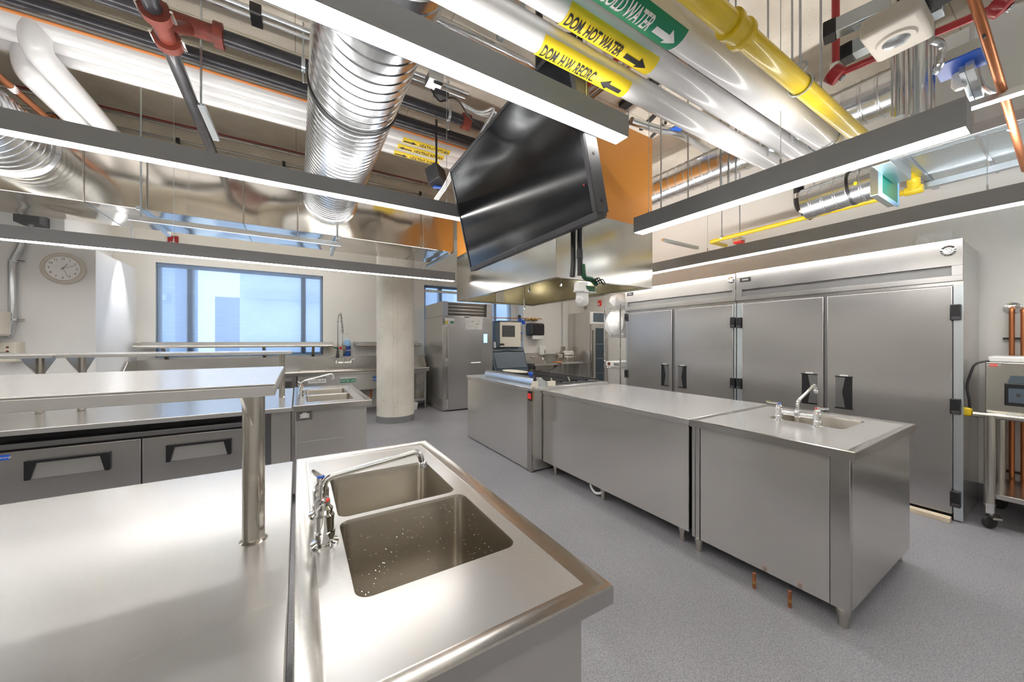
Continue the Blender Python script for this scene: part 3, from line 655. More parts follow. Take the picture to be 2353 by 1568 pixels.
# ------------------------------------------------------------------ pipes on the left, running along the window wall
L0, L1_ = -4.9, 2.18
for nm, lab, y, z, r, mat in (
    ('sprinkler_main', 'upper black pipe below the slab with a red coupling', 3.78, 4.03, 0.058, 'black_iron'),
    ('heating_drain', 'lower black pipe just above the white heating pipes', 4.19, 4.06, 0.060, 'black_iron')):
    t = xpipe(nm, lab, L0, L1_, y, z, r, mat)
    if nm == 'sprinkler_main':
        x = (1.666, 3.75, 3.913)[0]
        part('red_coupling', MB().lathe([(0.06, -0.05), (0.085, -0.045), (0.085, 0.045), (0.06, 0.05)], (x, y, z), (1, 0, 0), 20), 'red_iron', t)
        for px, py in ((697, 165), (1030, 270)):
            x = (0.044, 3.78, 3.969)[0] if px == 697 else (1.45, 3.78, 4.009)[0]
            h = part('strap_hanger', MB().lathe([(0.062, -0.015), (0.062, 0.015)], (x, y, z), (1, 0, 0), 20), 'zinc', t)
            part('hanger_rod', C((x, y, z - 0.16), (x, y, ZC), 0.008, 8), 'zinc', h)
t = solo('copper_line', C((L0, 4.275, 4.0), (L1_, 4.275, 4.0), 0.012, 10), 'copper_red', 'thin orange line between the black and white overhead pipes', 'pipe')
hp = []
for k, (y, z, lab) in enumerate(((4.36, 4.0, 'uppermost of three white heating pipes along the window side'), (4.53, 4.0, 'middle of three white heating pipes along the window side'), (4.71, 4.0, 'lowest of three white heating pipes along the window side'))):
    t = xpipe('heating_pipe', lab, L0, L1_, y, z, 0.082, 'white_pipe', 'pipe', 'white heating pipes'); hp.append((t, y, z))
lx = ((1.354, 4.3, 3.92)[0], (1.334, 4.47, 3.9)[0], (1.33, 4.65, 3.889)[0])
for (t, y, z), x, tx, d in zip(hp, lx, ('HEATING RETURN', 'HEATING RETURN', 'HEATING SUPPLY'), (1, -1, 1)):
    pipe_label(t, (x - 0.27, x + 0.33), (x - 0.06, x + 0.32), (x - 0.255, x - 0.09), y, z, 0.082, 'label_yellow', tx, 0.075, 'ink', 6, -50, 42, d)
t = thing('drop_pipe', 'white insulated pipe dropping from the bundle, right one of two', 'pipe', (-1.78, 4.9, 3.7), 'white drop pipes')
part('pipe_run', T(bend([(-1.78, 4.36, 4.0), (-1.78, 4.36, 3.80), (-1.78, 6.4, 3.80)], 0.16), 0.088, 20), 'white_pipe', t)
t = thing('drop_pipe', 'white insulated pipe dropping from the bundle, left one of two', 'pipe', (-1.97, 5.0, 3.7), 'white drop pipes')
part('pipe_run', T(bend([(-1.97, 4.71, 4.0), (-1.97, 4.71, 3.78), (-1.97, 6.4, 3.78)], 0.14), 0.085, 20), 'white_pipe', t)
t = thing('copper_pipe', 'short copper pipe at the upper left edge', 'pipe', (-2.07, 5.0, 3.67))
part('pipe_run', T(bend([(-2.15, 4.0, 3.70), (-2.12, 5.42, 3.70), (-2.10, 5.45, 3.76)], 0.05), 0.03, 14), 'copper', t)
part('pipe_sticker', MB().lathe([(0.031, 0), (0.031, 0.08)], (-2.132, 4.86, 3.70), (0.0, 1, 0), 14), 'ink_white', t)
part('clevis_hanger', T([(-2.10 + 0.045 * sin(R(a)), 5.40, 3.72 + 0.045 * cos(R(a))) for a in range(0, 361, 24)], 0.006, 6), 'black', t)
t = thing('sprinkler_pipe', 'black steel pipe with red grooved fittings hung across the ceiling', 'pipe', (-0.80, 3.9, 3.55))
part('pipe_run', C((-0.775, 1.2, 3.66), (-0.82, 5.45, 3.60), 0.047, 20), 'black_iron', t)
f = part('grooved_tee', MB().lathe([(0.052, -0.16), (0.052, 0.16)], (-0.79, 3.30, 3.63), (0, 1, 0), 20), 'red_iron', t)
for y in (3.17, 3.43): part('clamp_ring', MB().lathe([(0.05, -0.035), (0.08, -0.03), (0.08, 0.03), (0.05, 0.035)], (-0.79, y, 3.63), (0, 1, 0), 20), 'red_iron', f)
f = part('grooved_tee', MB().lathe([(0.065, -0.16), (0.065, 0.16)], (-0.73, 3.78, 4.03), (1, 0, 0), 20), 'red_iron', t)
part('clamp_ring', MB().lathe([(0.06, -0.035), (0.095, -0.03), (0.095, 0.03), (0.06, 0.035)], (-0.90, 3.78, 4.03), (1, 0, 0), 20), 'red_iron', f)
part('clamp_ring', MB().lathe([(0.06, -0.035), (0.095, -0.03), (0.095, 0.03), (0.06, 0.035)], (-0.56, 3.78, 4.03), (1, 0, 0), 20), 'red_iron', f)
part('riser', C((-0.79, 3.32, 3.66), (-0.75, 3.78, 4.0), 0.045, 14), 'red_iron', f)
m = MB()
for y in (3.17, 3.43):
    for s in (-1, 1): m.cyl((-0.79 + s * 0.085, y - 0.05, 3.63), (-0.79 + s * 0.085, y + 0.05, 3.63), 0.009, 8)
part('clamp_bolt', m, 'chrome', t)
t = thing('red_pipe', 'thin red pipe along the top of the concrete beam', 'pipe', (0, 6.40, 4.2))
yb = 6.42
za = (-0.464, 6.42, 4.435)[2]
part('pipe_run', C((L0, yb, za), (L1_, yb, za), 0.022, 12), 'red_paint', t)
t = thing('silver_conduit', 'pair of silver conduits under the red pipe on the beam', 'conduit', (0, 6.40, 4.1))
part('conduit_run', C((L0, yb, za - 0.055), (L1_, yb, za - 0.055), 0.020, 10), 'galv', t); part('conduit_run', C((L0, yb, za - 0.24), (L1_, yb, za - 0.24), 0.017, 10), 'galv', t)
m = MB()
for x in (-3.2, -1.4, -0.2, 0.6, 1.9): m.box(x, x + 0.04, yb - 0.025, yb + 0.03, za - 0.27, za - 0.21)
part('conduit_strap', m, 'black', t)
t = thing('silver_conduit', 'pair of silver conduits with a black strap left of the round duct', 'conduit', (-1.4, 3.0, 4.2))
yk = (-0.138, 3.569, 4.2)[1]
part('conduit_run', C((L0, yk, 4.2), (1.6, yk, 4.2), 0.022, 12), 'galv', t); part('conduit_run', C((L0, yk + 0.10, 4.21), (1.6, yk + 0.10, 4.21), 0.016, 10), 'galv', t)
x = (-0.304, 3.591, 4.2)[0]; part('black_strap', B(x - 0.03, x + 0.05, yk - 0.03, yk + 0.14, 4.165, 4.24), 'black', t)
x = (0.969, 3.622, 4.2)[0]; part('black_strap', B(x - 0.02, x + 0.03, yk - 0.03, yk + 0.14, 4.165, 4.24), 'black', t)
# conduits above the nearest lamp
t = thing('conduit_bundle', 'bundle of bright silver conduits above the nearest lamp', 'conduit', (0.8, 1.9, 4.2), None)
y0_ = (1.252, 2.942, 4.25)[1]
for k, dy in enumerate((0, 0.075, 0.13, 0.18)):
    part('conduit_run', T(bend([(-3, y0_ + dy, 4.27), ((1.991, 2.962, 4.27)[0], y0_ + dy, 4.27), ((2.115, 3.009, 4.27)[0], y0_ + dy + 0.05, 4.29)], 0.3), 0.030 if k < 2 else 0.016, 12), 'galv', t)
for px, py in ((1166, 78), (1192, 5)):
    p = (1.623, 2.76, 4.27) if px == 1166 else (1.567, 2.479, 4.3)
    part('strut_clamp', B(p[0] - 0.03, p[0] + 0.03, p[1] - 0.25, p[1] + 0.15, 4.31, 4.36), 'zinc', t)
# conduit and red line running away under the slab
for k, (px0, py0, px1, py1, mat, r, lab) in enumerate(((1348, 205, 1430, 110, 'red_paint', 0.026, 'red sprinkler line seen behind the television corner'), (1390, 215, 1470, 120, 'galv', 0.026, 'silver conduit beside the red line behind the television'), (1372, 213, 1445, 128, 'galv', 0.020, 'thin silver conduit next to the red line above the hood'))):
    p = (2.748, 2.661, 4.33) if k == 0 else ((2.935, 2.583, 4.33) if k == 1 else (2.863, 2.648, 4.33))
    solo('slab_conduit' if k else 'red_line', C((p[0], -1.5, 4.33), (p[0], 8.0, 4.33), r, 12), mat, lab, 'pipe')
for (pa, pb, lab) in (((3.433, 3.035, 4.39), (3.405, 2.464, 4.39), 'thick black channel on the slab above the orange cladding'),):
    solo('black_channel', MB().obox(pa, pb, 0.12, 0.05), 'black', lab, 'channel')
solo('black_channel', MB().obox((4.035, 3.247, 4.4), (3.929, 2.919, 4.4), 0.045, 0.03), 'black', 'short black rod end left of the blue ceiling box', 'channel')
solo('black_channel', MB().obox((4.318, 3.295, 4.4), (4.194, 2.969, 4.4), 0.03, 0.03), 'charcoal', 'short black rod end nearest the orange corner', 'channel')
t = thing('silver_conduit', 'bent silver conduit right of the orange cladding', 'conduit', (4.214, 2.794, 4.1))
part('conduit_run', T(bend([(3.444, 2.911, 4.15), (3.93, 2.844, 4.15), (4.161, 2.758, 4.15), (5.485, 2.86, 4.15), (6.634, 2.834, 4.15)], 0.3), 0.045, 12), 'galv', t)
def jbox(p, label, w=0.14, d=0.14, h=0.05, cover='blue', cat='junction box'):
    t = thing('junction_box', label, cat, (p[0], p[1], p[2]))
    part('box_body', B(p[0] - w / 2, p[0] + w / 2, p[1] - d / 2, p[1] + d / 2, p[2], p[2] + h), 'galv', t, 0.003)
    part('box_cover', B(p[0] - w / 2 - 0.004, p[0] + w / 2 + 0.004, p[1] - d / 2 - 0.004, p[1] + d / 2 + 0.004, p[2] - 0.008, p[2] - 0.0005), cover, t, 0.002); return t
jbox((4.061, 2.722, 4.15), 'square ceiling box with bright blue cover right of the hood', 0.13, 0.13, 0.05)
jbox((4.61, 1.255, 3.9), 'small blue covered box behind the yellow pipe', 0.15, 0.13, 0.06)
t = jbox((3.201, 0.4, 3.05), 'round grey box with blue cover near the copper pipe', 0.20, 0.16, 0.06)
solo('cable_coil', T([((2.317, 2.613, 4)[0] + 0.01 * sin(a * 0.9), (2.317, 2.613, 4)[1] + 0.13 * cos(a), 4.0 + 0.16 * sin(a)) for a in [k * 0.25 for k in range(100)]] + [((2.317, 2.613, 4)[0], (2.317, 2.613, 4)[1], 4.42)], 0.006, 6), 'white_plastic', 'coil of white cable hanging behind the top corner of the television', 'cable')
solo('cable_coil', T([((3.611, 2.474, 4.05)[0] + 0.012 * sin(a * 0.9), (3.611, 2.474, 4.05)[1] + 0.12 * cos(a), 4.05 + 0.13 * sin(a)) for a in [k * 0.25 for k in range(100)]] + [((3.611, 2.474, 4.05)[0], (3.611, 2.474, 4.05)[1], 4.42)], 0.005, 6), 'white_plastic', 'coil of pale cable beside the blue ceiling box', 'cable')
# box with cables left of the television
t = thing('cable_box', 'grey box with looping black cable above the television', 'junction box', (1.12, 3.325, 3.95))
p = Vector((1.121, 3.291, 3.95)); part('box_body', B(p.x - 0.07, p.x + 0.07, p.y - 0.07, p.y + 0.07, p.z, p.z + 0.08), 'galv', t, 0.003)
part('power_brick', B(p.x + 0.0, p.x + 0.14, p.y - 0.03, p.y + 0.04, p.z - 0.10, p.z - 0.04), 'charcoal', t, 0.005)
part('cable', T(bend([p + Vector((-0.03, 0, -0.05)), p + Vector((0.05, 0, -0.16)), p + Vector((0.22, 0.02, 0.0)), p + Vector((0.38, 0.03, -0.18)), p + Vector((0.55, 0.05, -0.22))], 0.12), 0.008, 6), 'black', t)
t = thing('cable_bundle', 'tangle of white and silver cables at the left of the television', 'cable', (1.543, 2.999, 3.7))
for k in range(5):
    o = Vector((0.012 * k, 0.01 * k, 0.006 * (k % 2)))
    part('cable', T(bend([Vector((1.353, 3.18, 3.8)) + o, Vector((1.524, 3.101, 3.7)) + o, Vector((1.584, 2.902, 3.7)) + o * 2, Vector((1.584, 3.272, 3.6)) + o], 0.15), 0.007, 6), 'white_plastic' if k % 2 else 'galv', t)
# loudspeaker
t = thing('loudspeaker', 'small black speaker hung left of the television', 'speaker', (1.305, 3.769, 3.294))
p = Vector((1.305, 3.769, 3.308)); mt = Matrix.Rotation(R(35), 3, 'Z') @ Matrix.Rotation(R(-20), 3, 'X')
m = MB(); q = MB().prism([(-0.085, -0.09), (0.085, -0.11), (0.095, 0.08), (-0.06, 0.11)], 'xz', -0.08, 0.08); m.add([tuple(p + mt @ Vector(v)) for v in q.v], q.f)
part('cabinet', m, 'charcoal', t, 0.008)
part('bracket', T(bend([p + Vector((0, 0, 0.08)), p + Vector((0.02, 0.05, 0.2)), Vector((p.x + 0.02, p.y + 0.05, 3.965))], 0.04), 0.012, 8), 'black', t)
for k in range(3):
    o = Vector((0.02 * k, 0.006 * k, 0)); solo('speaker_cable', T(bend([Vector((1.386, 3.487, 3.329)) + o, Vector((1.327, 3.522, 3.147)) + o, Vector((1.222, 3.586, 2.974)) + o], 0.1), 0.008, 6), 'white_plastic', ('front', 'middle', 'rear')[k] + ' white cable running down beside the black speaker', 'cable', 'white cables by the speaker')
part('blue_clip', MB().obox(p + Vector((-0.03, 0, -0.125)), p + Vector((0.05, 0, -0.115)), 0.05, 0.015), 'blue', t)

# struts under the flat duct
def strut(a, b, label): return solo('strut_channel', MB().obox(a, b, 0.045, 0.045), 'zinc', label, 'channel', 'zinc strut channels', 0.003)
strut((-1.488, 5.42, 2.945), ((-1.488, 5.42, 2.945)[0], 6.5, (-1.488, 5.42, 2.945)[2] - 0.02), 'left cross channel carrying the flat duct')
xr = (0.472, 5.42, 2.925)
strut(xr, (xr[0], 6.5, xr[2] - 0.02), 'middle cross channel carrying the flat duct')
xr2 = (2.10, 5.42, 2.91); strut(xr2, (2.10, 6.6, 2.91), 'right cross channel under the duct end beside the hood')
a = (-1.421, 5.36, 2.777); b = (0.494, 5.36, 2.776)
solo('strut_rail', MB().obox((a[0] - 0.15, 5.44, 2.83), (b[0] + 0.02, 5.44, 2.83), 0.045, 0.06), 'galv', 'long perforated rail hung below the front of the flat duct', 'channel', None, 0.003)
for px, py, l in ((322, 430, 'rod at the left end of the duct support'), (692, 440, 'rod beside the collar of the big round duct')):
    x = (-1.469, 5.4, 3.17)[0] if px == 322 else (0.47, 5.4, 3.189)[0]
    solo('hanger_rod', C((x, 5.42, 2.85), (x, 5.42, ZC), 0.008, 8), 'zinc', l, 'rod', 'threaded hanger rods')
t = thing('strut_bracket', 'white strut bracket hung on a rod right of the black pipe', 'bracket', (-0.686, 4.149, 3.45))
a = Vector((-0.702, 3.937, 3.5)); b = Vector((-0.641, 4.215, 3.35))
part('strut', MB().obox(a, b, 0.05, 0.03), 'galv_light', t, 0.003); part('hanger_rod', C((a.x, a.y, a.z), (a.x, a.y, ZC), 0.008, 8), 'zinc', t)
# grey box high on the left wall
t = thing('wall_box', 'dark grey metal box high on the left wall', 'junction box', (-2.87, 6.95, 3.02))
a = (-2.953, 6.9, 3.071); b = (-2.744, 6.9, 2.945); part('box_body', B(a[0], b[0], 6.80, 7.02, b[2], a[2]), 'grey_box', t, 0.004)
part('connector', C((a[0] + 0.1, 6.9, b[2] - 0.05), (a[0] + 0.1, 6.9, b[2]), 0.025, 10), 'zinc', t)

# ------------------------------------------------------------------ upper right: emergency light, red pipes, copper pipe
t = thing('emergency_light', 'beige ceiling unit with a round lens below steel channels', 'light', (2.589, 0.515, 3))
c = Vector((2.483, 0.501, 2.95))
part('housing', B(c.x - 0.14, c.x + 0.14, c.y - 0.10, c.y + 0.10, c.z, c.z + 0.10), 'beige_plastic', t, 0.02)
part('lens_ring', MB().lathe([(0.072, 0), (0.066, -0.012), (0.05, -0.012)], (c.x - 0.01, c.y, c.z), (0, 0, 1), 28), 'beige_plastic', t)
part('lens', MB().lathe([(0.05, 0.0), (0.048, -0.014), (0.03, -0.018), (0.012, -0.02)], (c.x - 0.01, c.y, c.z), (0, 0, 1), 24), 'galv', t)
part('bracket', B(c.x - 0.09, c.x + 0.1, c.y - 0.16, c.y - 0.02, c.z + 0.11, c.z + 0.26), 'black', t, 0.004)
part('bracket_stem', C((c.x, c.y, c.z + 0.1), (c.x, c.y, 3.6), 0.02, 12), 'chrome', t)
for k, (pa, pb, l) in enumerate((((2.544, 0.769, 3.22), (2.626, 0.442, 3.22), 'upper grey slotted channel with black end cap by the red pipe'), ((2.715, 0.739, 3.15), (2.726, 0.388, 3.15), 'lower grey slotted channel with black end cap above the beige unit'))):
    t = thing('slotted_channel', l, 'channel', pa, 'grey slotted channels'); pa = Vector(pa); pb = Vector(pb); d = (pb - pa).normalized()
    part('rail', MB().obox(pa, pb, 0.075, 0.075), 'zinc', t, 0.003)
    part('end_cap', MB().obox(pa - d * 0.03, pa + d * 0.025, 0.085, 0.085), 'black', t, 0.006)
    q = pa + d * 0.12 + Vector((0, 0, -0.038)); part('bolt', MB().lathe([(0.03, 0), (0.03, -0.005), (0.014, -0.006), (0.014, -0.016)], q, (0, 0, 1), 12), 'zinc', t)
t = thing('sprinkler_branch', 'dark red sprinkler pipe with round elbows at upper right', 'pipe', (3.116, 0.914, 3.3))
e = Vector((3.127, 0.917, 3.3)); f = Vector((3.25, 0.226, 3.3))
part('drop_pipe', C(e, (e.x, e.y, ZC), 0.022, 14), 'red_paint', t)
part('pipe_run', C(e, f, 0.022, 14), 'red_paint', t)
for c in (e, Vector((3.232, 0.265, 3.3))):
    part('elbow', MB().lathe([(0.02, -0.04), (0.055, -0.035), (0.06, 0), (0.055, 0.03), (0.025, 0.04)], c, (0.3, -0.6, -0.7), 16), 'red_paint', t)
    part('plug', MB().lathe([(0.012, 0.04), (0.02, 0.045), (0.02, 0.055)], c, (0.3, -0.6, -0.7), 12), 'zinc', t)
part('collar', C((e.x, e.y, e.z + 0.045), (e.x, e.y, e.z + 0.075), 0.028, 12), 'chrome', t)
t = thing('copper_pipe', 'tall copper pipe at the right edge crossing the red pipe', 'pipe', (3.345, 0.274, 3))
part('pipe_run', T([(2.723, 0.302, 3.12), (2.901, 0.291, 3.05), (3.54, 0.275, 2.9), (4.573, 0.27, 2.75)], 0.019, 14), 'copper', t)
p = Vector((2.951, 0.291, 3.04)); part('clevis_hanger', T(bend([p + Vector((-0.03, 0, 0.0)), p + Vector((-0.03, 0, 0.09)), p + Vector((0.03, 0, 0.09)), p + Vector((0.03, 0, -0.0)), p + Vector((0, 0, -0.03)), p + Vector((-0.03, 0, 0.0))], 0.02), 0.006, 6), 'black', t)
p = Vector((3.9, 0.274, 2.86)); part('clamp', MB().lathe([(0.03, -0.01), (0.03, 0.01)], p, (0.1, -0.4, -0.3), 12), 'galv_light', t)
for k, (px, py, l) in enumerate(((2050, 200, 'left'), (2078, 200, 'second'), (2108, 200, 'third'), (2145, 200, 'right'))):
    p = ((2.97, 0.617, 3), (3.005, 0.596, 3), (3.036, 0.557, 3), (3.17, 0.496, 3))[k]; r = (0.006, 0.022, 0.012, 0.012)[k]
    solo('riser_tube', C((p[0], p[1], 2.8), (p[0], p[1], ZC), r, 12), 'galv', l + ' of the four silver uprights behind the short lamp', 'rod', 'silver uprights at upper right')
solo('riser_tube', C(((3.105, 0.536, 3)[0], (3.105, 0.536, 3)[1], 2.75), ((3.105, 0.536, 3)[0], (3.105, 0.536, 3)[1], ZC), 0.034, 16), 'galv_light', 'thickest silver upright among those behind the short lamp', 'rod')
t = thing('flexible_conduit', 'flexible silver conduit looping from the beige unit', 'conduit', (3.087, 0.47, 3.1))
part('hose', T(bend([(2.897, 0.457, 3.1), (2.988, 0.428, 3.1), (3.007, 0.443, 3), (3.059, 0.466, 3)], 0.08), 0.017, 10), 'galv', t)
t = thing('flexible_conduit', 'flexible silver conduit hanging below the round blue box', 'conduit', (3.348, 0.348, 3))
part('hose', T(bend([(3.327, 0.361, 3.1), (3.405, 0.354, 3), (3.521, 0.335, 2.98), (3.655, 0.284, 2.98)], 0.08), 0.014, 10), 'galv', t)
t = thing('strut_ladder', 'slotted steel strut frame right of the round blue box', 'channel', (3.43, 0.38, 3))
part('strut', MB().obox((3.158, 0.387, 3), (3.567, 0.39, 2.95), 0.02, 0.04), 'zinc', t); part('strut', MB().obox((3.145, 0.359, 3), (3.556, 0.36, 2.95), 0.03, 0.05), 'galv', t)
part('strut', MB().obox((3.454, 0.399, 2.9), (3.476, 0.209, 2.9), 0.06, 0.035), 'galv', t)
solo('plastic_fitting', MB().lathe([(0.02, 0), (0.035, 0.03), (0.03, 0.10), (0.012, 0.12)], (3.283, 0.409, 2.95), (0, 0, 1), 12), 'white_plastic', 'white plastic fitting hanging under the round blue box', 'fitting')

# ------------------------------------------------------------------ counters and sinks
def lever_faucet(name, label, b1, b2, z, out, length, rise, tipdrop, cols=('blue', 'red_label'), h=0.125, k=1.0, ll=1.0):
    """deck faucet: two valve bodies at b1, b2 joined by a bridge, spout from the middle along 'out'"""
    b1 = Vector((b1[0], b1[1], z)); b2 = Vector((b2[0], b2[1], z)); mid = (b1 + b2) / 2; o = Vector((out[0], out[1], 0)).normalized()
    t = thing(name, label, 'faucet', mid)
    for b, cl, sg in ((b1, cols[0], -1), (b2, cols[1], 1)):
        v = part('valve_body', MB().lathe([(q * k, w) for q, w in ((0.034, 0), (0.034, 0.005), (0.022, 0.009), (0.022, 0.022), (0.025, 0.023), (0.025, 0.038), (0.022, 0.040), (0.023, 0.085), (0.018, 0.090), (0.020, 0.104), (0.012, 0.112), (0.012, h))], b, (0, 0, 1), 12), 'chrome', t)
        ax = (b2 - b1).normalized() * sg if abs(o.dot((b2 - b1).normalized())) < 0.5 else o
        d = (ax * 0.9 - o * 0.45).normalized(); tp = b + Vector((0, 0, h))
        part('lever', T([tp - d * 0.008, tp + d * 0.03 * ll + Vector((0, 0, 0.004)), tp + d * 0.075 * ll + Vector((0, 0, 0.012))], [0.007, 0.0085, 0.0065], 10), 'chrome', v)
        part('lever_cap', MB().lathe([(0.0125, -0.002), (0.0125, 0.004), (0.008, 0.006)], tp, (0, 0, 1), 14), cl, v)
    zb = Vector((0, 0, 0.062))
    part('bridge', C(b1 + zb, b2 + zb, 0.014, 12), 'chrome', t)
    part('spout_base', MB().lathe([(0.016, 0.045), (0.022, 0.05), (0.022, 0.085), (0.016, 0.095)], mid, (0, 0, 1), 14), 'chrome', t)
    p0 = mid + Vector((0, 0, 0.08)); p1 = mid + Vector((0, 0, h + 0.03)); p2 = mid + o * length + Vector((0, 0, h + 0.03 + rise)); p3 = p2 + Vector((0, 0, -tipdrop)) + o * 0.012
    part('spout', T(bend([p0, p1, p2, p3], 0.05, 8), 0.0105, 12), 'chrome', t)
    part('aerator', MB().lathe([(0.010, -0.008), (0.015, -0.006), (0.015, 0.012), (0.010, 0.016)], p3, (0, 0, 1), 14), 'chrome', t)
    return t
def bowl(parent, x0, x1, y0, y1, z, depth, r=0.035):
    m = MB(); loops = [(0, 0, r), (0.004, 0.012, r), (0.006, depth - 0.03, r), (0.014, depth - 0.009, r), (0.032, depth, r)]
    n = 24; base = None
    for i, (ins, d, rr) in enumerate(loops):
        L = rrect(x0 + ins, x1 - ins, y0 + ins, y1 - ins, max(0.006, rr - ins * 0.4)); n = len(L)
        vs = [(a, b, z - d) for a, b in L]; m.v += vs
        if i:
            o = len(m.v) - 2 * n; m.f += [(o + k, o + (k + 1) % n, o + n + (k + 1) % n, o + n + k) for k in range(n)]
    o = len(m.v) - n; m.f.append(tuple(o + k for k in range(n)))
    b = part('sink_bowl', m, 'steel_bowl', parent)
    part('drain', MB().lathe([(0.045, 0.001), (0.04, 0.004), (0.02, 0.002)], ((x0 + x1) / 2, (y0 + y1) / 2, z - depth), (0, 0, 1), 20), 'chrome', b); return b
def sink_counter(name, label, x0, x1, y0, y1, z, bowls, lip=0.05, rim=0.010, body=None, rail=0.045):
    t = thing(name, label, 'sink', ((x0 + x1) / 2, (y0 + y1) / 2, 0))
    holes = [rrect(a, b, c, d, 0.035) for a, b, c, d in bowls]
    # raised marine edge: rim ring, slope, deck with cut-outs, turned-down apron
    e = 0.008; i2 = lip
    deck = plate_with_holes([(x0 + i2, y0 + i2), (x1 - i2, y0 + i2), (x1 - i2, y1 - i2), (x0 + i2, y1 - i2)], holes, z - rim)
    part('deck', deck, 'steel_top', t)
    m = MB(); rings = [(0.0, -rail), (0.0, -0.004), (0.003, 0.0), (0.014, 0.0), (i2 - 0.008, -rim + 0.001), (i2, -rim)]
    vs = []
    for ins, dz in rings: vs += [(x0 + ins, y0 + ins, z + dz), (x1 - ins, y0 + ins, z + dz), (x1 - ins, y1 - ins, z + dz), (x0 + ins, y1 - ins, z + dz)]
    fs = [(4 * i + k, 4 * i + (k + 1) % 4, 4 * i + 4 + (k + 1) % 4, 4 * i + 4 + k) for i in range(len(rings) - 1) for k in range(4)]
    m.add(vs, fs); part('raised_edge', m, 'steel_h', t)
    for b in bowls: bowl(t, *b, z - rim, 0.30 if (b[1] - b[0]) < 0.8 else 0.3)
    return t
# nearest counter with its overshelf
NX = -0.018
t = thing('prep_counter', 'nearest stainless counter filling the lower left foreground', 'counter', (-1.2, 1.3, 0))
part('worktop', B(-2.6, NX, 0.60, 2.045, 0.862, 0.90), 'steel_top', t, 0.004)
part('base_cabinet', B(-2.58, NX - 0.03, 0.68, 1.97, 0.10, 0.862), 'steel_v', t, 0.003)
for x in (-2.4, -0.15):
    for y in (0.75, 1.9): part('foot', C((x, y, 0), (x, y, 0.1), 0.022, 12), 'steel_tube', t)
def overshelf(label, x0, x1, y0, y1, z, posts, zc, gx, th=0.028):
    t = thing('overshelf', label, 'shelf', ((x0 + x1) / 2, (y0 + y1) / 2, zc)); e = 0.002
    m = MB(); m.box(x0, x1, y0, y1, z - 0.004, z); m.box(x0, x1, y0, y0 + 0.006, z - th, z - 0.004); m.box(x0, x1, y1 - 0.006, y1, z - th, z - 0.004)
    m.box(x1 - 0.006, x1, y0 + 0.006, y1 - 0.006, z - th, z - 0.004); m.box(x0, x0 + 0.006, y0 + 0.006, y1 - 0.006, z - th, z - 0.004)
    part('shelf_board', m, 'steel_top', t, 0.003)
    for px, py, r in posts:
        p = part('post', MB().lathe([(r + 0.008, 0), (r + 0.003, 0.004), (r, 0.008), (r, z - 0.004 - zc)], (px, py, zc), (0, 0, 1), 24), 'steel_tube', t)
        yl = y0 + 0.03; yh = y1 - 0.03
        g = MB().prism([(py - r, z - th), (yl + 0.06, z - 0.006), (yl, z - 0.006), (yl, z - th - 0.004), (py - r, zc + (z - zc) * gx)], 'yz', px - 0.003, px + 0.003)
        part('gusset', g, 'steel_h', p)
        g = MB().prism([(py + r, z - 0.006), (yh, z - 0.006), (yh, z - th - 0.004), (py + r, zc + (z - zc) * gx)], 'yz', px - 0.003, px + 0.003)
        part('gusset', g, 'steel_h', p)
    return t
overshelf('thick edged shelf on round posts over the nearest counter', -2.6, -0.045, 0.987, 1.646, 1.391, ((-0.112, 1.298, 0.028), (-2.0, 1.298, 0.028)), 0.90, 0.70)
t = sink_counter('sink_counter', 'front stainless sink counter with two bowls at bottom centre', -0.008, 0.648, 0.60, 2.05, 0.905,
                 ((0.117, 0.537, 1.314, 1.722), (0.115, 0.550, 0.875, 1.288)))
part('base_cabinet', B(0.02, 0.60, 0.66, 1.98, 0.10, 0.60), 'steel_v', t, 0.003)
m = MB(); m.box(0.02, 0.03, 0.66, 1.98, 0.60, 0.862); m.box(0.59, 0.60, 0.66, 1.98, 0.60, 0.862); m.box(0.03, 0.59, 0.66, 0.67, 0.60, 0.862); m.box(0.03, 0.59, 1.97, 1.98, 0.60, 0.862)
part('apron_panel', m, 'steel_v', t)
for x in (0.08, 0.54):
    for y in (0.72, 1.92): part('foot', C((x, y, 0), (x, y, 0.1), 0.022, 12), 'steel_tube', t)
random.seed(3); m = MB()
for k in range(170):
    if k < 110: c = (0.135 + random.random() * 0.39, 1.2795, 0.63 + random.random() * 0.24)
    else: c = (0.5425, 0.90 + random.random() * 0.36, 0.63 + random.random() * 0.24)
    r = 0.0008 + random.random() * 0.0016; m.lathe([(r * 0.5, -r * 0.6), (r, 0), (r * 0.5, r * 0.6)], c, (0, 1, 0), 6)
dr = part('water_drops', m, 'chrome', t); dr['kind'] = 'stuff'
lever_faucet('deck_faucet', 'chrome two-lever faucet on the front sink counter', (0.068, 1.385), (0.068, 1.175), 0.895, (1, 0.03), 0.315, 0.035, 0.055, k=1.12, ll=0.65)

# middle counter: undercounter refrigerator, shelf
FX0 = -3.4
t = thing('prep_counter', 'middle stainless counter above the undercounter refrigerator', 'counter', (-1.7, 4.4, 0))
part('worktop', B(FX0, -0.045, 3.705, 5.22, 0.862, 0.90), 'steel_top', t, 0.004)
part('end_panel', B(-0.20, -0.055, 3.77, 5.18, 0.10, 0.862), 'steel_v', t, 0.002)
part('side_panel', B(-0.36, -0.352, 3.84, 5.18, 0.10, 0.862), 'steel_dark', t)
part('inner_panel', B(-0.352, -0.20, 4.0, 4.01, 0.10, 0.862), 'steel_dark', t)
part('gap_shade_strip', B(FX0, -0.37, 3.86, 3.88, 0.80, 0.862), 'black', t)  # black strip painting the shade in the gap under the worktop
for x in (-3.3, -0.12):
    for y in (3.85, 5.1): part('foot', C((x, y, 0), (x, y, 0.1), 0.022, 12), 'steel_tube', t)
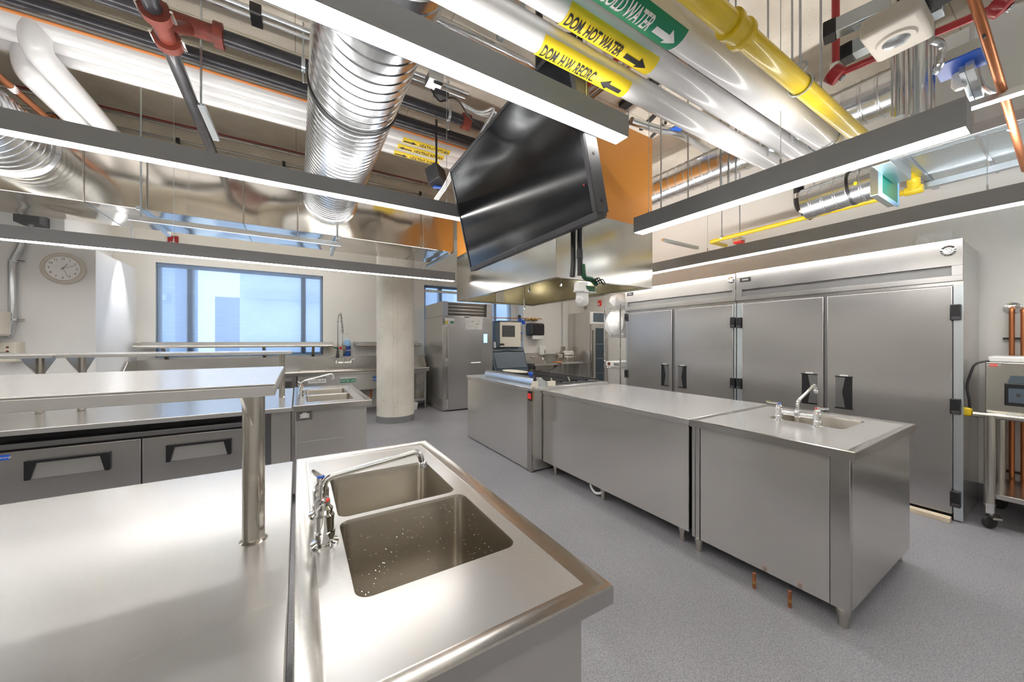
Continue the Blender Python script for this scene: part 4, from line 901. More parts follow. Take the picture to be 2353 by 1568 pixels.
t = thing('undercounter_refrigerator', 'dark steel undercounter refrigerator with two drawers beneath the middle counter', 'refrigerator', (-1.04, 4.2, 0))
part('cabinet', B(-1.73, -0.375, 3.80, 4.6, 0.10, 0.80), 'steel_dark', t, 0.003)
part('top_rail', B(-1.735, -0.37, 3.745, 3.80, 0.765, 0.802), 'steel_dark', t, 0.003)
part('door_gasket', B(-1.73, -0.375, 3.775, 3.80, 0.12, 0.764), 'black', t)
for a, b in ((-1.728, -1.016), (-1.008, -0.377)):
    d = part('drawer_front', B(a, b, 3.745, 3.775, 0.14, 0.750), 'steel_door', t, 0.004)
    w = b - a; c = (a + b) / 2 + (0.0 if b < -0.5 else 0.02); hw = 0.20
    m = MB().prism([(c - hw, 0.682), (c + hw, 0.682), (c + hw, 0.55), (c + hw - 0.025, 0.55), (c + hw - 0.05, 0.662), (c - hw + 0.05, 0.662), (c - hw + 0.025, 0.55), (c - hw, 0.55)], 'xz', 3.722, 3.7455)
    part('handle_frame', m, 'black', d, 0.003)
    part('handle_plate', MB().prism([(c - hw + 0.05, 0.662), (c + hw - 0.05, 0.662), (c + hw - 0.025, 0.553), (c - hw + 0.025, 0.553)], 'xz', 3.738, 3.744), 'steel_top', d)
part('gap_line', B(-1.017, -1.007, 3.756, 3.77, 0.14, 0.750), 'black', t)
a = (-1.679, 3.744, 0.735); b = (-1.639, 3.744, 0.691)
st = part('energy_sticker', B(-1.72, b[0], 3.7425, 3.7445, 0.700, 0.735), 'blue', t)
flat_part('sticker_text', text_mesh('energy', 0.018, lambda u, v: (-1.655 + u, 3.7420, 0.718 + v)), 'ink_white', st)
for x in (-1.65, -0.45):
    for y in (3.9, 4.5): part('caster', MB().lathe([(0.045, -0.015), (0.05, -0.01), (0.05, 0.01), (0.045, 0.015)], (x, y, 0.05), (1, 0, 0), 16), 'rubber', t)
P1 = (-0.143, 4.47, 0.027)
overshelf('long shelf on steel posts over the middle counter', -1.615, -0.05, 4.2, 4.74, 1.385, (P1, (-1.70 + 0.13, 4.47, 0.027)), 0.90, 0.62)
overshelf('shelf at the left edge butting the long shelf over the middle counter', FX0, -1.635, 4.2, 4.74, 1.385, ((-1.80, 4.47, 0.027), (-3.2, 4.47, 0.027)), 0.90, 0.62)
t = sink_counter('sink_counter', 'two bowl stainless sink counter at the end of the middle run', -0.035, 0.632, 3.735, 5.25, 0.905,
                 ((0.075, 0.50, 4.50, 4.98), (0.075, 0.50, 3.97, 4.45)), 0.05, 0.010, None, 0.055)
m = B(-0.012, 0.59, 3.79, 5.2, 0.10, 0.56)
part('base_cabinet', m, 'steel_v', t, 0.002)
m = MB(); m.box(-0.012, -0.002, 3.79, 5.2, 0.56, 0.852); m.box(0.58, 0.59, 3.79, 5.2, 0.56, 0.852); m.box(-0.002, 0.58, 3.79, 3.80, 0.56, 0.852); m.box(-0.002, 0.58, 5.19, 5.2, 0.56, 0.852)
part('apron_panel', m, 'steel_v', t)
part('corner_post', B(-0.048, -0.016, 3.775, 3.81, 0.10, 0.86), 'steel_h', t, 0.002)
for x in (0.04, 0.54):
    for y in (3.86, 5.12): part('foot', C((x, y, 0), (x, y, 0.1), 0.022, 12), 'steel_tube', t)
a = (-0.01, 3.785, 0.838); b = (0.118, 3.785, 0.76); cx = (a[0] + b[0]) / 2; cz = (a[2] + b[2]) / 2
o = thing('power_outlet', 'white double power outlet on a steel plate below the middle sink', 'outlet', (cx, 3.786, cz - 0.035))
part('cover_plate', B(cx - 0.062, cx + 0.062, 3.780, 3.789, cz - 0.040, cz + 0.036), 'steel_dark', o, 0.002)
m = MB(); m.box(cx - 0.036, cx + 0.036, 3.774, 3.780, cz - 0.018, cz + 0.018); m.box(cx - 0.018, cx + 0.018, 3.772, 3.780, cz + 0.018, cz + 0.032)
part('receptacle', m, 'white_plastic', o, 0.001)
m = MB()
for s in (-1, 1):
    m.box(cx + s * 0.022 - 0.006, cx + s * 0.022 - 0.004, 3.773, 3.7745, cz - 0.006, cz + 0.006); m.box(cx + s * 0.022 + 0.004, cx + s * 0.022 + 0.006, 3.773, 3.7745, cz - 0.006, cz + 0.006)
part('socket_slot', m, 'black', o)
lever_faucet('deck_faucet', 'chrome faucet on the middle two bowl sink', (0.035, 4.56), (0.035, 4.35), 0.896, (1, 0.05), 0.30, 0.07, 0.06)

# ------------------------------------------------------------------ dish sink run along the window wall
SY = 7.68; SZ = 0.905
t = thing('dish_sink', 'long stainless three compartment dish sink under the window', 'sink', (0.0, 8.0, 0))
X0, X1 = -2.30, 1.62
m = MB(); bl = ((0.02, 0.50, SY + 0.10, SY + 0.60), (0.56, 1.04, SY + 0.10, SY + 0.60), (1.10, 1.55, SY + 0.10, SY + 0.60))
part('deck', plate_with_holes([(X0, SY + 0.03), (2.50, SY + 0.03), (2.50, 8.36), (X0, 8.36)], [rrect(*b, 0.03) for b in bl], SZ - 0.02), 'steel_top', t)
part('rolled_rim', C((X0, SY + 0.012, SZ - 0.012), (2.50, SY + 0.012, SZ - 0.012), 0.024, 16), 'steel_tube', t)
part('front_edge', B(X0, 2.50, SY + 0.005, SY + 0.02, SZ - 0.075, SZ - 0.02), 'steel_h', t)
for b in bl: bowl(t, *b, SZ - 0.02, 0.32)
part('splash_back', B(X0, 2.50, 8.34, 8.36, SZ - 0.03, 1.16), 'steel_v', t); part('splash_ledge', B(X0, 2.50, 8.345, 8.45, 1.155, 1.165), 'steel_h', t)
part('splash_end', MB().prism([(8.36, SZ - 0.03), (8.36, 1.16), (7.95, 1.16), (SY + 0.03, 0.95), (SY + 0.03, SZ - 0.03)], 'yz', X0 - 0.01, X0 + 0.004), 'steel_h', t)
part('splash_end', MB().prism([(8.36, SZ - 0.03), (8.36, 1.16), (8.1, 1.16), (SY + 0.25, 0.95), (SY + 0.25, SZ - 0.03)], 'yz', 2.50, 2.51), 'steel_h', t)
part('front_apron', B(0.0, X1, SY + 0.03, SY + 0.05, 0.50, SZ - 0.075), 'steel_v', t, 0.004)
part('basin_end', B(X1 - 0.012, X1, SY + 0.05, 8.34, 0.50, SZ - 0.03), 'steel_v', t); part('basin_end', B(0.0, 0.012, SY + 0.05, 8.34, 0.50, SZ - 0.03), 'steel_v', t)
m = MB(); m.box(X0, -0.06, SY + 0.05, SY + 0.07, 0.74, 0.83); part('cabinet_rail', m, 'steel_v', t)
part('cabinet_post', B(-0.09, -0.02, SY + 0.035, SY + 0.08, 0.0, 0.83), 'steel_h', t); part('cabinet_post', B(-1.2, -1.14, SY + 0.045, SY + 0.08, 0.0, 0.74), 'steel_h', t); part('cabinet_side', B(X0, X0 + 0.04, SY + 0.05, 8.3, 0, 0.85), 'steel_h', t)
part('cabinet_back', B(X0 + 0.04, -0.02, 8.25, 8.26, 0.1, 0.85), 'steel_bowl', t)
part('under_shelf', B(X0 + 0.04, -0.09, SY + 0.08, 8.25, 0.2, 0.22), 'steel_h', t)
for x in (0.1, 0.8, 1.55): part('leg', C((x, SY + 0.12, 0), (x, SY + 0.12, 0.5), 0.02, 12), 'steel_tube', t)
for x in (0.8, 1.33):
    part('drain_pipe', T(bend([(x, SY + 0.3, 0.55), (x, SY + 0.3, 0.30), (x - 0.12, SY + 0.3, 0.24), (x - 0.12, SY + 0.5, 0.24)], 0.06), 0.022, 10), 'copper', t)
for k, (px, py, w, nm, mt, l, tm, tcol) in enumerate(((730, 874, 0.30, 'WATER LINE', 'paper', 'white water line strip on the left basin', 'ink_grey', 'ink'), (800, 873, 0.28, 'WATER LINE', 'label_green', 'green water line strip on the middle basin', 'paper', 'ink_white'), (868, 869, 0.26, 'WATER LINE', 'label_blue', 'blue water line strip on the right basin beside the column', 'label_blue', 'ink_white'))):
    c = ((0.319, 7.708, 0.742), (0.858, 7.708, 0.72), (1.452, 7.708, 0.722))[k]
    s = thing('water_line_strip', l, 'label', (c[0], 7.7075, c[2] - 0.05), 'water line strips on the dish sink')
    part('strip', B(c[0] - w / 2, c[0] + w / 2, 7.7075, 7.7095, c[2] - 0.055, c[2] + 0.02), mt, s)
    part('strip_top', B(c[0] - w / 2, c[0] + w / 2, 7.7072, 7.7095, c[2] + 0.0205, c[2] + 0.05), tm if k < 2 else mt, s)
    flat_part('strip_text', text_mesh(nm, 0.062, lambda u, v: (c[0] + u * 0.75, 7.7068, c[2] - 0.02 + v)), tcol, s)
    m = MB()
    for q in range(9): m.box(c[0] - w * 0.45 + q * w * 0.1, c[0] - w * 0.41 + q * w * 0.1, 7.7066, 7.7071, c[2] + 0.028, c[2] + 0.045)
    part('strip_tick', m, 'ink_white' if k == 2 else 'ink_grey', s)
# open shelf cabinet at the right end, beside the column
t = thing('open_cabinet', 'open steel shelf cabinet between the column and the tall chiller', 'cabinet', (2.22, 8.0, 0))
m = MB(); m.box(1.95, 1.985, SY + 0.06, 8.3, 0.17, 0.83); m.box(2.40, 2.47, SY + 0.06, SY + 0.12, 0.17, 0.83); m.box(2.45, 2.47, SY + 0.06, 8.3, 0.17, 0.83); m.box(1.985, 2.40, SY + 0.06, SY + 0.10, 0.77, 0.83); m.box(1.985, 2.40, SY + 0.06, SY + 0.10, 0.17, 0.22); m.box(1.985, 2.45, 8.28, 8.30, 0.17, 0.83)
part('carcass', m, 'steel_h', t, 0.002)
part('shelf_board', B(1.985, 2.44, SY + 0.08, 8.28, 0.50, 0.53), 'steel_h', t, 0.002); part('floor_board', B(1.985, 2.44, SY + 0.08, 8.28, 0.19, 0.21), 'steel_bowl', t)
for x in (1.97, 2.44):
    for y in (SY + 0.1, 8.2): part('foot', C((x, y, 0), (x, y, 0.17), 0.02, 10), 'steel_tube', t)
solo('plastic_tub', MB().prism([(2.05, 0.0), (2.21, 0.0), (2.24, 0.15), (2.02, 0.15)], 'xz', SY - 0.05, SY + 0.25), 'white_plastic', 'small white tub on the floor below the open cabinet', 'tub', None, 0.006)
# wall shelves
def wall_shelf(label, x0, x1, brs):
    t = thing('wall_shelf', label, 'shelf', ((x0 + x1) / 2, 8.25, 1.38))
    m = MB(); m.box(x0, x1, 8.06, 8.45, 1.40, 1.406); m.box(x0, x1, 8.44, 8.45, 1.406, 1.46); m.box(x0, x0 + 0.004, 8.06, 8.45, 1.37, 1.46); m.box(x1 - 0.004, x1, 8.06, 8.45, 1.37, 1.43)
    part('shelf_board', m, 'steel_h', t); part('back_lip', B(x0, x1, 8.43, 8.445, 1.406, 1.47), 'steel_top', t)
    part('rolled_front', C((x0, 8.06, 1.392), (x1, 8.06, 1.392), 0.022, 14), 'steel_tube', t)
    for x in brs: part('wall_bracket', MB().prism([(8.44, 1.17), (8.44, 1.40), (8.12, 1.40), (8.38, 1.17)], 'yz', x - 0.025, x + 0.025), 'steel_bowl', t)
wall_shelf('long steel wall shelf under the wide window', -2.28, (0.622, 8.06, 1.348)[0], (-1.95, -0.55, 0.27))
wall_shelf('short steel wall shelf behind the column, right of the blue jug', (1.048, 8.06, 1.38)[0], 2.45, (0.84, 2.2))
# pre-rinse faucet
c = Vector((0.836, 8.26, 1.038)); t = thing('pre_rinse_faucet', 'tall spring pre-rinse faucet on the dish sink splashback', 'faucet', (c.x, 8.3, c.z))
m = MB(); m.cyl((c.x - 0.14, 8.26, c.z), (c.x + 0.14, 8.26, c.z), 0.016, 10); m.cyl((c.x, 8.26, c.z - 0.01), (c.x, 8.26, c.z + 0.1), 0.022, 12); part('mixer_body', m, 'chrome', t)
for s in (-1, 1):
    part('valve', MB().lathe([(0.03, -0.03), (0.03, 0.02), (0.018, 0.05)], (c.x + s * 0.14, 8.26, c.z), (0, 0, 1), 12), 'chrome', t)
    part('lever', C((c.x + s * 0.14, 8.26, c.z + 0.06), (c.x + s * 0.22, 8.22, c.z + 0.085), 0.009, 8), 'chrome', t)
    part('inlet', C((c.x + s * 0.14, 8.26, c.z), (c.x + s * 0.14, 8.34, c.z), 0.02, 10), 'chrome', t)
xa = (0.809, 8.24, 1.71)[0]; xb = (0.714, 8.2, 1.708)[0]; zt = (0.732, 8.22, 2)[2]
part('riser', C((xa, 8.25, c.z + 0.08), (xa, 8.25, c.z + 0.62), 0.012, 10), 'chrome', t)
path = bend([(xa, 8.25, c.z + 0.62), (xa, 8.24, zt - 0.25), ((xa + xb) / 2 + 0.01, 8.23, zt + 0.10), (xb, 8.2, zt - 0.02), (xb, 8.2, zt - 0.13)], 0.35, 10)
part('hose', T(path, 0.016, 10), 'steel_bowl', t)
part('spring', T([Vector(path[int(k / 240 * 26) % len(path)]).lerp(Vector(path[min(int(k / 240 * 26) + 1, len(path) - 1)]), (k / 240 * 26) % 1) + Vector((0.021 * cos(k * 1.1), 0.021 * sin(k * 1.1), 0.0)) for k in range(0, 200)], 0.005, 5), 'chrome', t)
part('hose_drop', C((xb, 8.2, zt - 0.13), (xb, 8.2, c.z + 0.30), 0.011, 10), 'steel_tube', t)
part('spray_valve', MB().lathe([(0.014, 0.12), (0.02, 0.1), (0.022, 0.0), (0.03, -0.02), (0.032, -0.10)], (xb, 8.2, c.z + 0.20), (0, 0, 1), 12), 'charcoal', t)
part('wall_bracket', T([(xa, 8.25, c.z + 0.45), (xa, 8.4, c.z + 0.47)], 0.008, 8), 'chrome', t)
part('hook_ring', T([(xb + 0.035 * cos(R(a)), 8.18, c.z + 0.22 + 0.035 * sin(R(a))) for a in range(0, 361, 24)], 0.005, 6), 'chrome', t)
# soap jug, sign, dispenser box
c = Vector((0.914, 8.36, 1.181)); t = thing('soap_jug', 'clear jug of blue soap with pump behind the pre-rinse faucet', 'bottle', (c.x, 8.372, 1.165))
part('jug', MB().lathe([(0.068, 0), (0.072, 0.01), (0.072, 0.22)], (c.x, 8.372, 1.165), (0, 0, 1), 24), 'soap', t)
part('shoulder', MB().lathe([(0.072, 0.22), (0.068, 0.28), (0.05, 0.34), (0.022, 0.36)], (c.x, 8.372, 1.165), (0, 0, 1), 24), 'film_tape', t)
part('pump', MB().lathe([(0.024, 0.36), (0.024, 0.39), (0.007, 0.392), (0.007, 0.5)], (c.x, 8.372, 1.165), (0, 0, 1), 12), 'white_plastic', t); part('nozzle', C((c.x + 0.02, 8.372, 1.66), (c.x - 0.09, 8.37, 1.655), 0.009, 8), 'white_plastic', t)
flat_part('jug_text', text_mesh('SOAP', 0.05, lambda u, v: (c.x + u, 8.2985, 1.29 + v)), 'ink_white', t)
a = (0.577, 8.44, 1.361); t = thing('wall_sign', 'pale notice with red block on the wall behind the pre-rinse faucet', 'sign', (a[0] + 0.13, 8.44, 1.18))
part('sheet', B(a[0] - 0.01, a[0] + 0.27, 8.436, 8.447, 1.19, 1.395), 'ivory', t); part('red_block', B(a[0] + 0.19, a[0] + 0.25, 8.433, 8.436, 1.31, 1.37), 'red_label', t); part('green_block', B(a[0] + 0.08, a[0] + 0.15, 8.433, 8.436, 1.33, 1.36), 'label_green', t)

# ------------------------------------------------------------------ island
IX = 2.395
def island_table(label, y0, y1, hole=None):
    t = thing('island_table', label, 'table', (3.0, (y0 + y1) / 2, 0)); z = 0.93; x1 = 3.56
    if hole:
        q = rrect(hole[0], hole[1], hole[2], hole[3], 0.03)
        part('deck', plate_with_holes([(IX + 0.045, y0 + 0.045), (x1 - 0.045, y0 + 0.045), (x1 - 0.045, y1 - 0.03), (IX + 0.045, y1 - 0.03)], [q], z - 0.008), 'steel_top', t)
        m = MB(); rings = [(0.0, -0.048), (0.0, -0.004), (0.003, 0.0), (0.012, 0.0), (0.04, -0.007), (0.045, -0.008)]; vs = []
        for ins, dz in rings: vs += [(IX + ins, y0 + ins, z + dz), (x1 - ins, y0 + ins, z + dz), (x1 - ins, y1 - ins * 0.66, z + dz), (IX + ins, y1 - ins * 0.66, z + dz)]
        m.add(vs, [(4 * i + k, 4 * i + (k + 1) % 4, 4 * i + 4 + (k + 1) % 4, 4 * i + 4 + k) for i in range(5) for k in range(4)])
        part('raised_edge', m, 'steel_h', t); bowl(t, *hole, z - 0.008, 0.25)
    else:
        part('worktop', B(IX, x1, y0, y1, z - 0.045, z), 'steel_top', t, 0.004)
    return t
t = island_table('island end table with a sink and chrome faucet, nearest the camera', 0.628, 1.507, (2.99, 3.43, 0.84, 1.265))
part('front_panel', B(IX + 0.025, IX + 0.035, 0.735, 1.44, 0.092, 0.882), 'steel_v', t, 0.001)
part('corner_post', B(IX + 0.022, IX + 0.062, 0.652, 0.732, 0.092, 0.882), 'steel_h', t, 0.002)
part('corner_post', B(IX + 0.022, IX + 0.05, 1.445, 1.475, 0.092, 0.882), 'steel_h', t, 0.002); part('corner_post', B(IX + 0.022, IX + 0.05, 1.478, 1.502, 0.092, 0.882), 'steel_h', t, 0.002)
part('end_panel', B(IX + 0.064, 3.535, 0.652, 0.662, 0.092, 0.882), 'steel_v', t, 0.001)
part('rear_panel', B(3.525, 3.535, 0.67, 1.5, 0.092, 0.882), 'steel_v', t)
part('floor_panel', B(IX + 0.05, 3.52, 0.67, 1.49, 0.095, 0.11), 'steel_dark', t)
def foot(t, x, y, h=0.092): part('foot', MB().lathe([(0.019, 0), (0.022, 0.004), (0.022, h * 0.65), (0.030, h * 0.68), (0.030, h)], (x, y, 0), (0, 0, 1), 16), 'steel_tube', t)
for x, y in ((2.44, 0.685), (3.49, 0.70), (2.44, 1.46), (3.49, 1.45)): foot(t, x, y)
for px, py, tp in ((1733, 1352, 1305), (1815, 1396, 1345)):
    c = (2.354, 1.068, 0) if px == 1733 else (2.355, 0.888, 0)
    p = part('copper_stub', C((c[0], c[1], 0.0), (c[0], c[1], 0.09), 0.009, 10), 'copper', t)
    part('stub_collar', C((c[0], c[1], 0.03), (c[0], c[1], 0.045), 0.012, 10), 'brass', p)
f = lever_faucet('deck_faucet', 'chrome faucet with two spread levers on the island sink', (2.945, 1.175), (2.945, 0.958), 0.922, (1, 0.0), 0.30, 0.10, 0.06, ('blue', 'red_label'), 0.12)
t = island_table('long plain steel island table between the sink end and the range', 1.51, 3.292)
part('front_panel', B(IX + 0.012, IX + 0.022, 1.52, 3.285, 0.115, 0.885), 'steel_v', t, 0.001)
part('rear_panel', B(3.525, 3.535, 1.52, 3.285, 0.115, 0.885), 'steel_v', t); part('floor_panel', B(IX + 0.03, 3.52, 1.54, 3.22, 0.115, 0.13), 'steel_dark', t)
for x, y in ((2.46, 1.60), (3.48, 1.6), (2.46, 2.4), (2.46, 3.12), (3.48, 3.12)): foot(t, x, y, 0.115)
solo('drain_hose', T(bend([(2.50, 2.62, 0.13), (2.47, 2.58, 0.055), (2.45, 2.50, 0.02), (2.46, 2.42, 0.05), (2.5, 2.36, 0.13)], 0.05), 0.012, 8), 'white_plastic', 'white hose looping under the long island table', 'hose')
# range block
t = thing('range', 'gas range block with a rounded perforated backguard at the island far end', 'stove', (2.9, 4.2, 0))
RX = 2.262; ry0, ry1 = 3.30, 5.06
part('side_panel', B(RX + 0.012, 3.45, ry0, ry1, 0.02, 0.915), 'steel_v', t, 0.002)
part('rear_panel', B(RX, RX + 0.012, ry0 + 0.10, ry1, 0.015, 0.915), 'steel_v', t, 0.001)
part('corner_strip', B(RX - 0.002, RX + 0.012, ry0, ry0 + 0.095, 0.005, 0.915), 'steel_bowl', t, 0.001)
part('top_deck', B(RX - 0.012, 3.47, ry0 - 0.005, ry1 + 0.02, 0.915, 0.957), 'steel_top', t, 0.004)
prof = [(2.33, 0.957), (2.33, 1.02), (2.345, 1.05), (2.375, 1.065), (2.43, 1.06), (2.50, 1.02), (2.52, 0.957)]
part('backguard', MB().prism(prof, 'xz', 3.36, 4.62), 'galv', t, 0.003)
m = MB()
for i in range(40):
    y = 3.40 + i * 0.03
    for j, (x, z) in enumerate(((2.395, 1.0655), (2.42, 1.0635))): m.box(x, x + 0.012, y, y + 0.014, z - 0.001, z + 0.0015)
part('vent_perforation', m, 'charcoal', t)
part('end_plate', B(2.52, 2.64, 3.35, 3.40, 0.957, 1.01), 'ivory', t, 0.002)
m = MB()
m.tube([(2.56, 3.44, 0.99), (2.56, 4.9, 0.99)], 0.01, 6)
for k in range(5):
    for j in range(2):
        a0, b0 = 2.60 + j * 0.42, 3.42 + k * 0.29
        for q in range(5): m.box(a0 + 0.02, a0 + 0.38, b0 + 0.02 + q * 0.06, b0 + 0.03 + q * 0.06, 0.985, 0.997)
        for q in range(3): m.box(a0 + 0.02 + q * 0.17, a0 + 0.035 + q * 0.17, b0, b0 + 0.28, 0.975, 0.995)
part('burner_grate', m, 'black_iron', t)
for k in range(2):
    part('grate_bar', MB().obox((2.62 + 0.28 * k, 3.40, 0.985), (2.78 + 0.28 * k, 3.62, 1.01), 0.016, 0.012), 'steel_tube', t)
part('burner_tray', B(2.56, 3.44, 3.42, 4.95, 0.957, 0.968), 'charcoal', t)
q = Vector((2.42, 3.571, 1.077)); kb = part('control_knob', MB().lathe([(0.016, -0.03), (0.026, -0.012), (0.032, 0.005), (0.026, 0.018), (0.01, 0.022)], (2.43, q.y, 1.092), (0, 0, 1), 14), 'blue', t)
part('gas_valve', B(2.30, 2.36, 3.315, 3.365, 0.94, 1.03), 'ivory', t, 0.006); part('valve_nut', MB().lathe([(0.02, 0), (0.02, 0.03), (0.012, 0.035), (0.012, 0.06)], (2.33, 3.34, 1.03), (0, 0, 1), 8), 'charcoal', t)
part('valve_outlet', B(2.255, 2.30, 3.285, 3.325, 0.955, 0.99), 'ivory', t, 0.006)
part('warning_tag', B(2.238, 2.246, 3.288, 3.352, 0.835, 0.895), 'red_label', t); part('tag_plate', B(2.2465, 2.256, 3.268, 3.352, 0.815, 0.925), 'black', t)
part('tag_frame', B(2.244, 2.258, 3.258, 3.268, 0.815, 0.945), 'brass', t)
part('hanging_bar', MB().lathe([(0.018, 0), (0.018, 0.26)], (2.240, 3.285, 0.555), (0, 0, 1), 12), 'steel_bowl', t)
solo('steel_tray', MB().lathe([(0.16, 0), (0.19, 0.012), (0.19, 0.016), (0.155, 0.004)], (2.75, 4.45, 1.03), (0.05, -0.05, 1), 28), 'ivory', 'pale round tray lying on the burners behind the blue knob', 'tray')

# ------------------------------------------------------------------ tall refrigerators
FX = 4.657
def fridge(label, y0, y1, ym, doors, slot, hinges, handles, plate_y, lock, top=2.33, lean=0.025):
    t = thing('refrigerator', label, 'refrigerator', (5.0, (y0 + y1) / 2, 0))
    part('cabinet', B(FX + 0.015, 5.40, y0 + 0.002, y1 - 0.002, 0.004, top - 0.01), 'steel_top', t, 0.003)
    z0 = 1.985; sy0, sy1, sz0, sz1 = slot
    m = MB()                                                   # header frame around the slot
    def hb(a, b, c, d): m.box(FX - lean, FX + 0.015, a, b, c, d)
    hb(y0, y1, sz1, top); hb(y0, y1, z0, sz0); hb(y0, sy0, sz0, sz1); hb(sy1, y1, sz0, sz1)
    h = part('header_panel', m, 'steel_door', t, 0.0015)
    part('slot_back', B(FX + 0.004, FX + 0.012, sy0, sy1, sz0, sz1), 'steel_dark', h)  # darker steel paints the recess shade into the slot
    part('header_sill', B(FX - 0.004, FX + 0.015, y0, y1, 1.955, 1.984), 'steel_h', t, 0.001)
    part('frame_post', B(FX - 0.012, FX + 0.015, y0, doors[0][0] - 0.006, 0.01, 1.954), 'galv_light', t, 0.001)
    part('frame_post', B(FX - 0.004, FX + 0.015, doors[-1][1] + 0.006, y1, 0.01, 1.954), 'galv_light', t, 0.001)
    part('mullion', B(FX - 0.002, FX + 0.013, doors[0][1] + 0.003, doors[1][0] - 0.003, 0.02, 1.954), 'steel_dark', t)
    part('kick_gap', B(FX + 0.002, FX + 0.014, y0 + 0.05, y1 - 0.05, 0.01, 0.055), 'black', t)
    for (a, b), (ha, hb_, hz0, hz1, side) in zip(doors, handles):
        d = part('door', B(FX - 0.022, FX + 0.012, a, b, 0.055, 1.945), 'steel_door', t, 0.004)
        part('recess_handle', B(FX - 0.0245, FX - 0.0215, ha, hb_, hz0, hz1), 'black', d, 0.001)
        lo = ha if side > 0 else ha + (hb_ - ha) * 0.42; hi = lo + (hb_ - ha) * 0.58
        part('handle_scoop', MB().prism([(lo, hz0 + 0.006), (hi, hz0 + 0.006), ((hi - (hb_ - ha) * 0.18) if side > 0 else hi, (hz0 + hz1) / 2), (hi, hz1 - 0.006), (lo, hz1 - 0.006), (lo if side > 0 else lo + (hb_ - ha) * 0.18, (hz0 + hz1) / 2)], 'yz', FX - 0.0265, FX - 0.0248), 'steel_dark', d)
        part('handle_trim', B(FX - 0.035, FX - 0.022, ha - 0.006, hb_ + 0.006, hz1, hz1 + 0.006), 'black', d); part('handle_trim', B(FX - 0.035, FX - 0.022, ha - 0.006, hb_ + 0.006, hz0 - 0.006, hz0), 'black', d); part('handle_tab', B(FX - 0.028, FX - 0.022, ha + (hb_ - ha) * 0.25, hb_ - (hb_ - ha) * 0.25, hz1 + 0.006, hz1 + 0.018), 'white_plastic', d)
    for hy, zs in hinges:
        for zc in zs:
            hh = part('hinge', B(FX - 0.045, FX + 0.0, hy - 0.028, hy + 0.028, zc - 0.065, zc + 0.065), 'black', t, 0.006)
            part('hinge_cap', B(FX - 0.047, FX - 0.02, hy - 0.026, hy + 0.020, zc - 0.064, zc - 0.035), 'charcoal', hh, 0.003)
    pz = plate_y[2]
    b = part('name_plate', B(FX - lean - 0.004, FX - lean + 0.001, plate_y[0], plate_y[1], pz, pz + 0.052), 'black', t, 0.001)
    flat_part('plate_text', text_mesh('Delfield', 0.026, lambda u, v: (FX - lean - 0.005, (plate_y[0] + plate_y[1]) / 2 - u * 0.85, pz + 0.027 + v)), 'ink_white', b)
    l = part('temperature_dial', MB().lathe([(lock[2] * 1.15, 0), (lock[2] * 1.15, 0.006), (lock[2] * 0.8, 0.009), (lock[2] * 0.75, 0.007)], (FX - lean, lock[0], lock[1]), (-1, 0, 0), 28), 'chrome', t)
    part('dial_face', MB().lathe([(lock[2] * 0.72, 0.007), (lock[2] * 0.70, 0.009)], (FX - lean, lock[0], lock[1]), (-1, 0, 0), 24), 'white_plastic', l)
    m = MB(); c0 = (FX - lean - 0.0105, lock[0], lock[1])
    m.tube([(c0[0], c0[1] + lock[2] * 0.5 * cos(R(a)), c0[2] + lock[2] * 0.5 * sin(R(a))) for a in range(30, 330, 20)], lock[2] * 0.05, 6)
    m.obox((c0[0], c0[1] - lock[2] * 0.4, c0[2] - lock[2] * 0.4), (c0[0], c0[1] + lock[2] * 0.35, c0[2] + lock[2] * 0.4), lock[2] * 0.1, 0.002)
    part('dial_mark', m, 'ink_grey', l)
    return t
fr_slot = ((4.64, 0.62, 2.075)[1], (4.64, 2.245, 2.075)[1], (4.64, 0.62, 2.031)[2], (4.64, 0.62, 2.114)[2])
fridge('right tall two door steel refrigerator with black hinges and a wide header', 0.562, 2.305, 0, (((4.64, 0.618, 1.072)[1], (4.64, 1.427, 0.973)[1]), ((4.64, 1.458, 0.969)[1], (4.64, 2.235, 0.874)[1])),
       fr_slot, ((0.60, ((4.64, 0.602, 1.727)[2], (4.64, 0.602, 0.951)[2], (4.64, 0.602, 0.187)[2])), (2.272, ((4.64, 2.26, 1.714)[2], (4.64, 2.26, 0.967)[2]))),
       (((4.63, 1.234, 0.997)[1], (4.63, 1.359, 0.982)[1], (4.63, 1.309, 0.824)[2], (4.63, 1.309, 1.135)[2], -1), ((4.63, 1.509, 0.964)[1], (4.63, 1.639, 0.948)[1], (4.63, 1.571, 0.832)[2], (4.63, 1.571, 1.14)[2], 1)),
       ((4.63, 2.138, 2.239)[1], (4.63, 2.26, 2.257)[1], (4.63, 2.201, 2.206)[2]), ((4.63, 0.637, 2.24)[1], (4.63, 0.637, 2.24)[2], 0.038))
lf_slot = ((4.64, 2.351, 2.055)[1], (4.64, 3.984, 2.09)[1], (4.64, 2.351, 2.049)[2], (4.64, 2.351, 2.12)[2])
